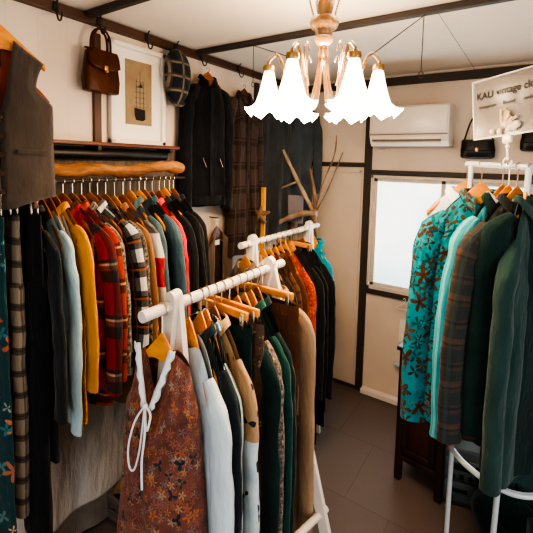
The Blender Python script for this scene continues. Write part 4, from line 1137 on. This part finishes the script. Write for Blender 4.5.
for i in range(13):
    q = -1 + 2*i/12
    P.append([Rm @ Vector((.11*math.copysign(abs(math.cos(a))**.5, math.cos(a))*(1-.1*q*q), .045*math.sin(a)*(1-q**4)+.0, 0)) + Vector((0, 0, 0)) for a in [2*PI*k/24 for k in range(24)]])
mb = MB()
P = []
for i in range(13):
    q = -1 + 2*i/12
    P.append([Rm @ Vector((.14*math.copysign(abs(math.cos(a))**.6, math.cos(a))*(1-.08*abs(q)**3), .145*q, .045*math.sin(a)*(1-q**6)+.0)) for a in [2*PI*k/24 for k in range(24)]])
mb.grid(P, closed=True)
mb.build('cushion_cover', M['stripecush'], cu)

# ------------------------------------------------------------------ lights, world, camera
def point(name, loc, e, col, r=.03):
    l = bpy.data.lights.new(name, 'POINT'); l.energy = e; l.color = col; l.shadow_soft_size = r
    o = bpy.data.objects.new(name, l); COL.objects.link(o); o.location = loc; return o
for k in range(6):
    a = 2*PI*k/6 + .454
    point('chandelier_bulb_light', (cx+RS*math.cos(a), cy_+RS*math.sin(a), HZ-.45), 4.5, (1, .72, .44), .03)
def area(name, loc, rot, sx, sy, e, col):
    l = bpy.data.lights.new(name, 'AREA'); l.shape = 'RECTANGLE'; l.size = sx; l.size_y = sy; l.energy = e; l.color = col
    o = bpy.data.objects.new(name, l); COL.objects.link(o); o.location = loc; o.rotation_euler = rot; return o
area('window_daylight', ((wx0+wx1)/2, BY-.03, (wz0+wz1)/2), (-PI/2, 0, 0), .9, .75, 9, (.80, .92, 1))
area('overhead_fill_light', (.1, -.5, HZ-.03), (0, 0, 0), .9, .5, 8, (1, .90, .80))  # unseen overhead lamp added behind the camera as soft fill
area('rear_fill_light', (.1, FY+.05, 1.05), (PI/2, 0, 0), 1.9, 1.9, 12, (.95, .97, 1))  # fill added from the camera side to lift shaded clothes and drape
area('side_fill_light', (RX-.05, .75, 1.1), (0, PI/2, 0), 1.5, 1.0, 13, (.92, .97, 1))  # fill added at the closed right wall to brighten the dark lower left
point('chandelier_glow', (cx, cy_, HZ-.27), 14, (1, .74, .48), .05)
w = bpy.data.worlds.new('World'); scene.world = w; w.use_nodes = True
bg = w.node_tree.nodes['Background']; bg.inputs[0].default_value = (.80, .90, 1, 1); bg.inputs[1].default_value = .45

cam = bpy.data.cameras.new('Camera'); co = bpy.data.objects.new('Camera', cam); COL.objects.link(co)
cam.sensor_width = 36; cam.lens = 393.69/533*36; cam.shift_y = -(266.5-193.93)/533; cam.clip_start = .02
yaw, pit, rol = .585933, .083087, .022469
cyw, syw = math.cos(yaw), math.sin(yaw)
fwd = Vector((-syw*math.cos(pit), cyw*math.cos(pit), -math.sin(pit)))
rgt = Vector((cyw, syw, 0)); upv = rgt.cross(fwd)
r_ = rgt*math.cos(rol) + upv*math.sin(rol); u_ = upv*math.cos(rol) - rgt*math.sin(rol)
co.matrix_world = Matrix(((r_.x, u_.x, -fwd.x, 0), (r_.y, u_.y, -fwd.y, 0), (r_.z, u_.z, -fwd.z, 1.7), (0, 0, 0, 1)))
scene.camera = co
scene.view_settings.view_transform = 'AgX'
try: scene.view_settings.look = 'AgX - High Contrast'
except Exception: pass
scene.view_settings.exposure = 0.45
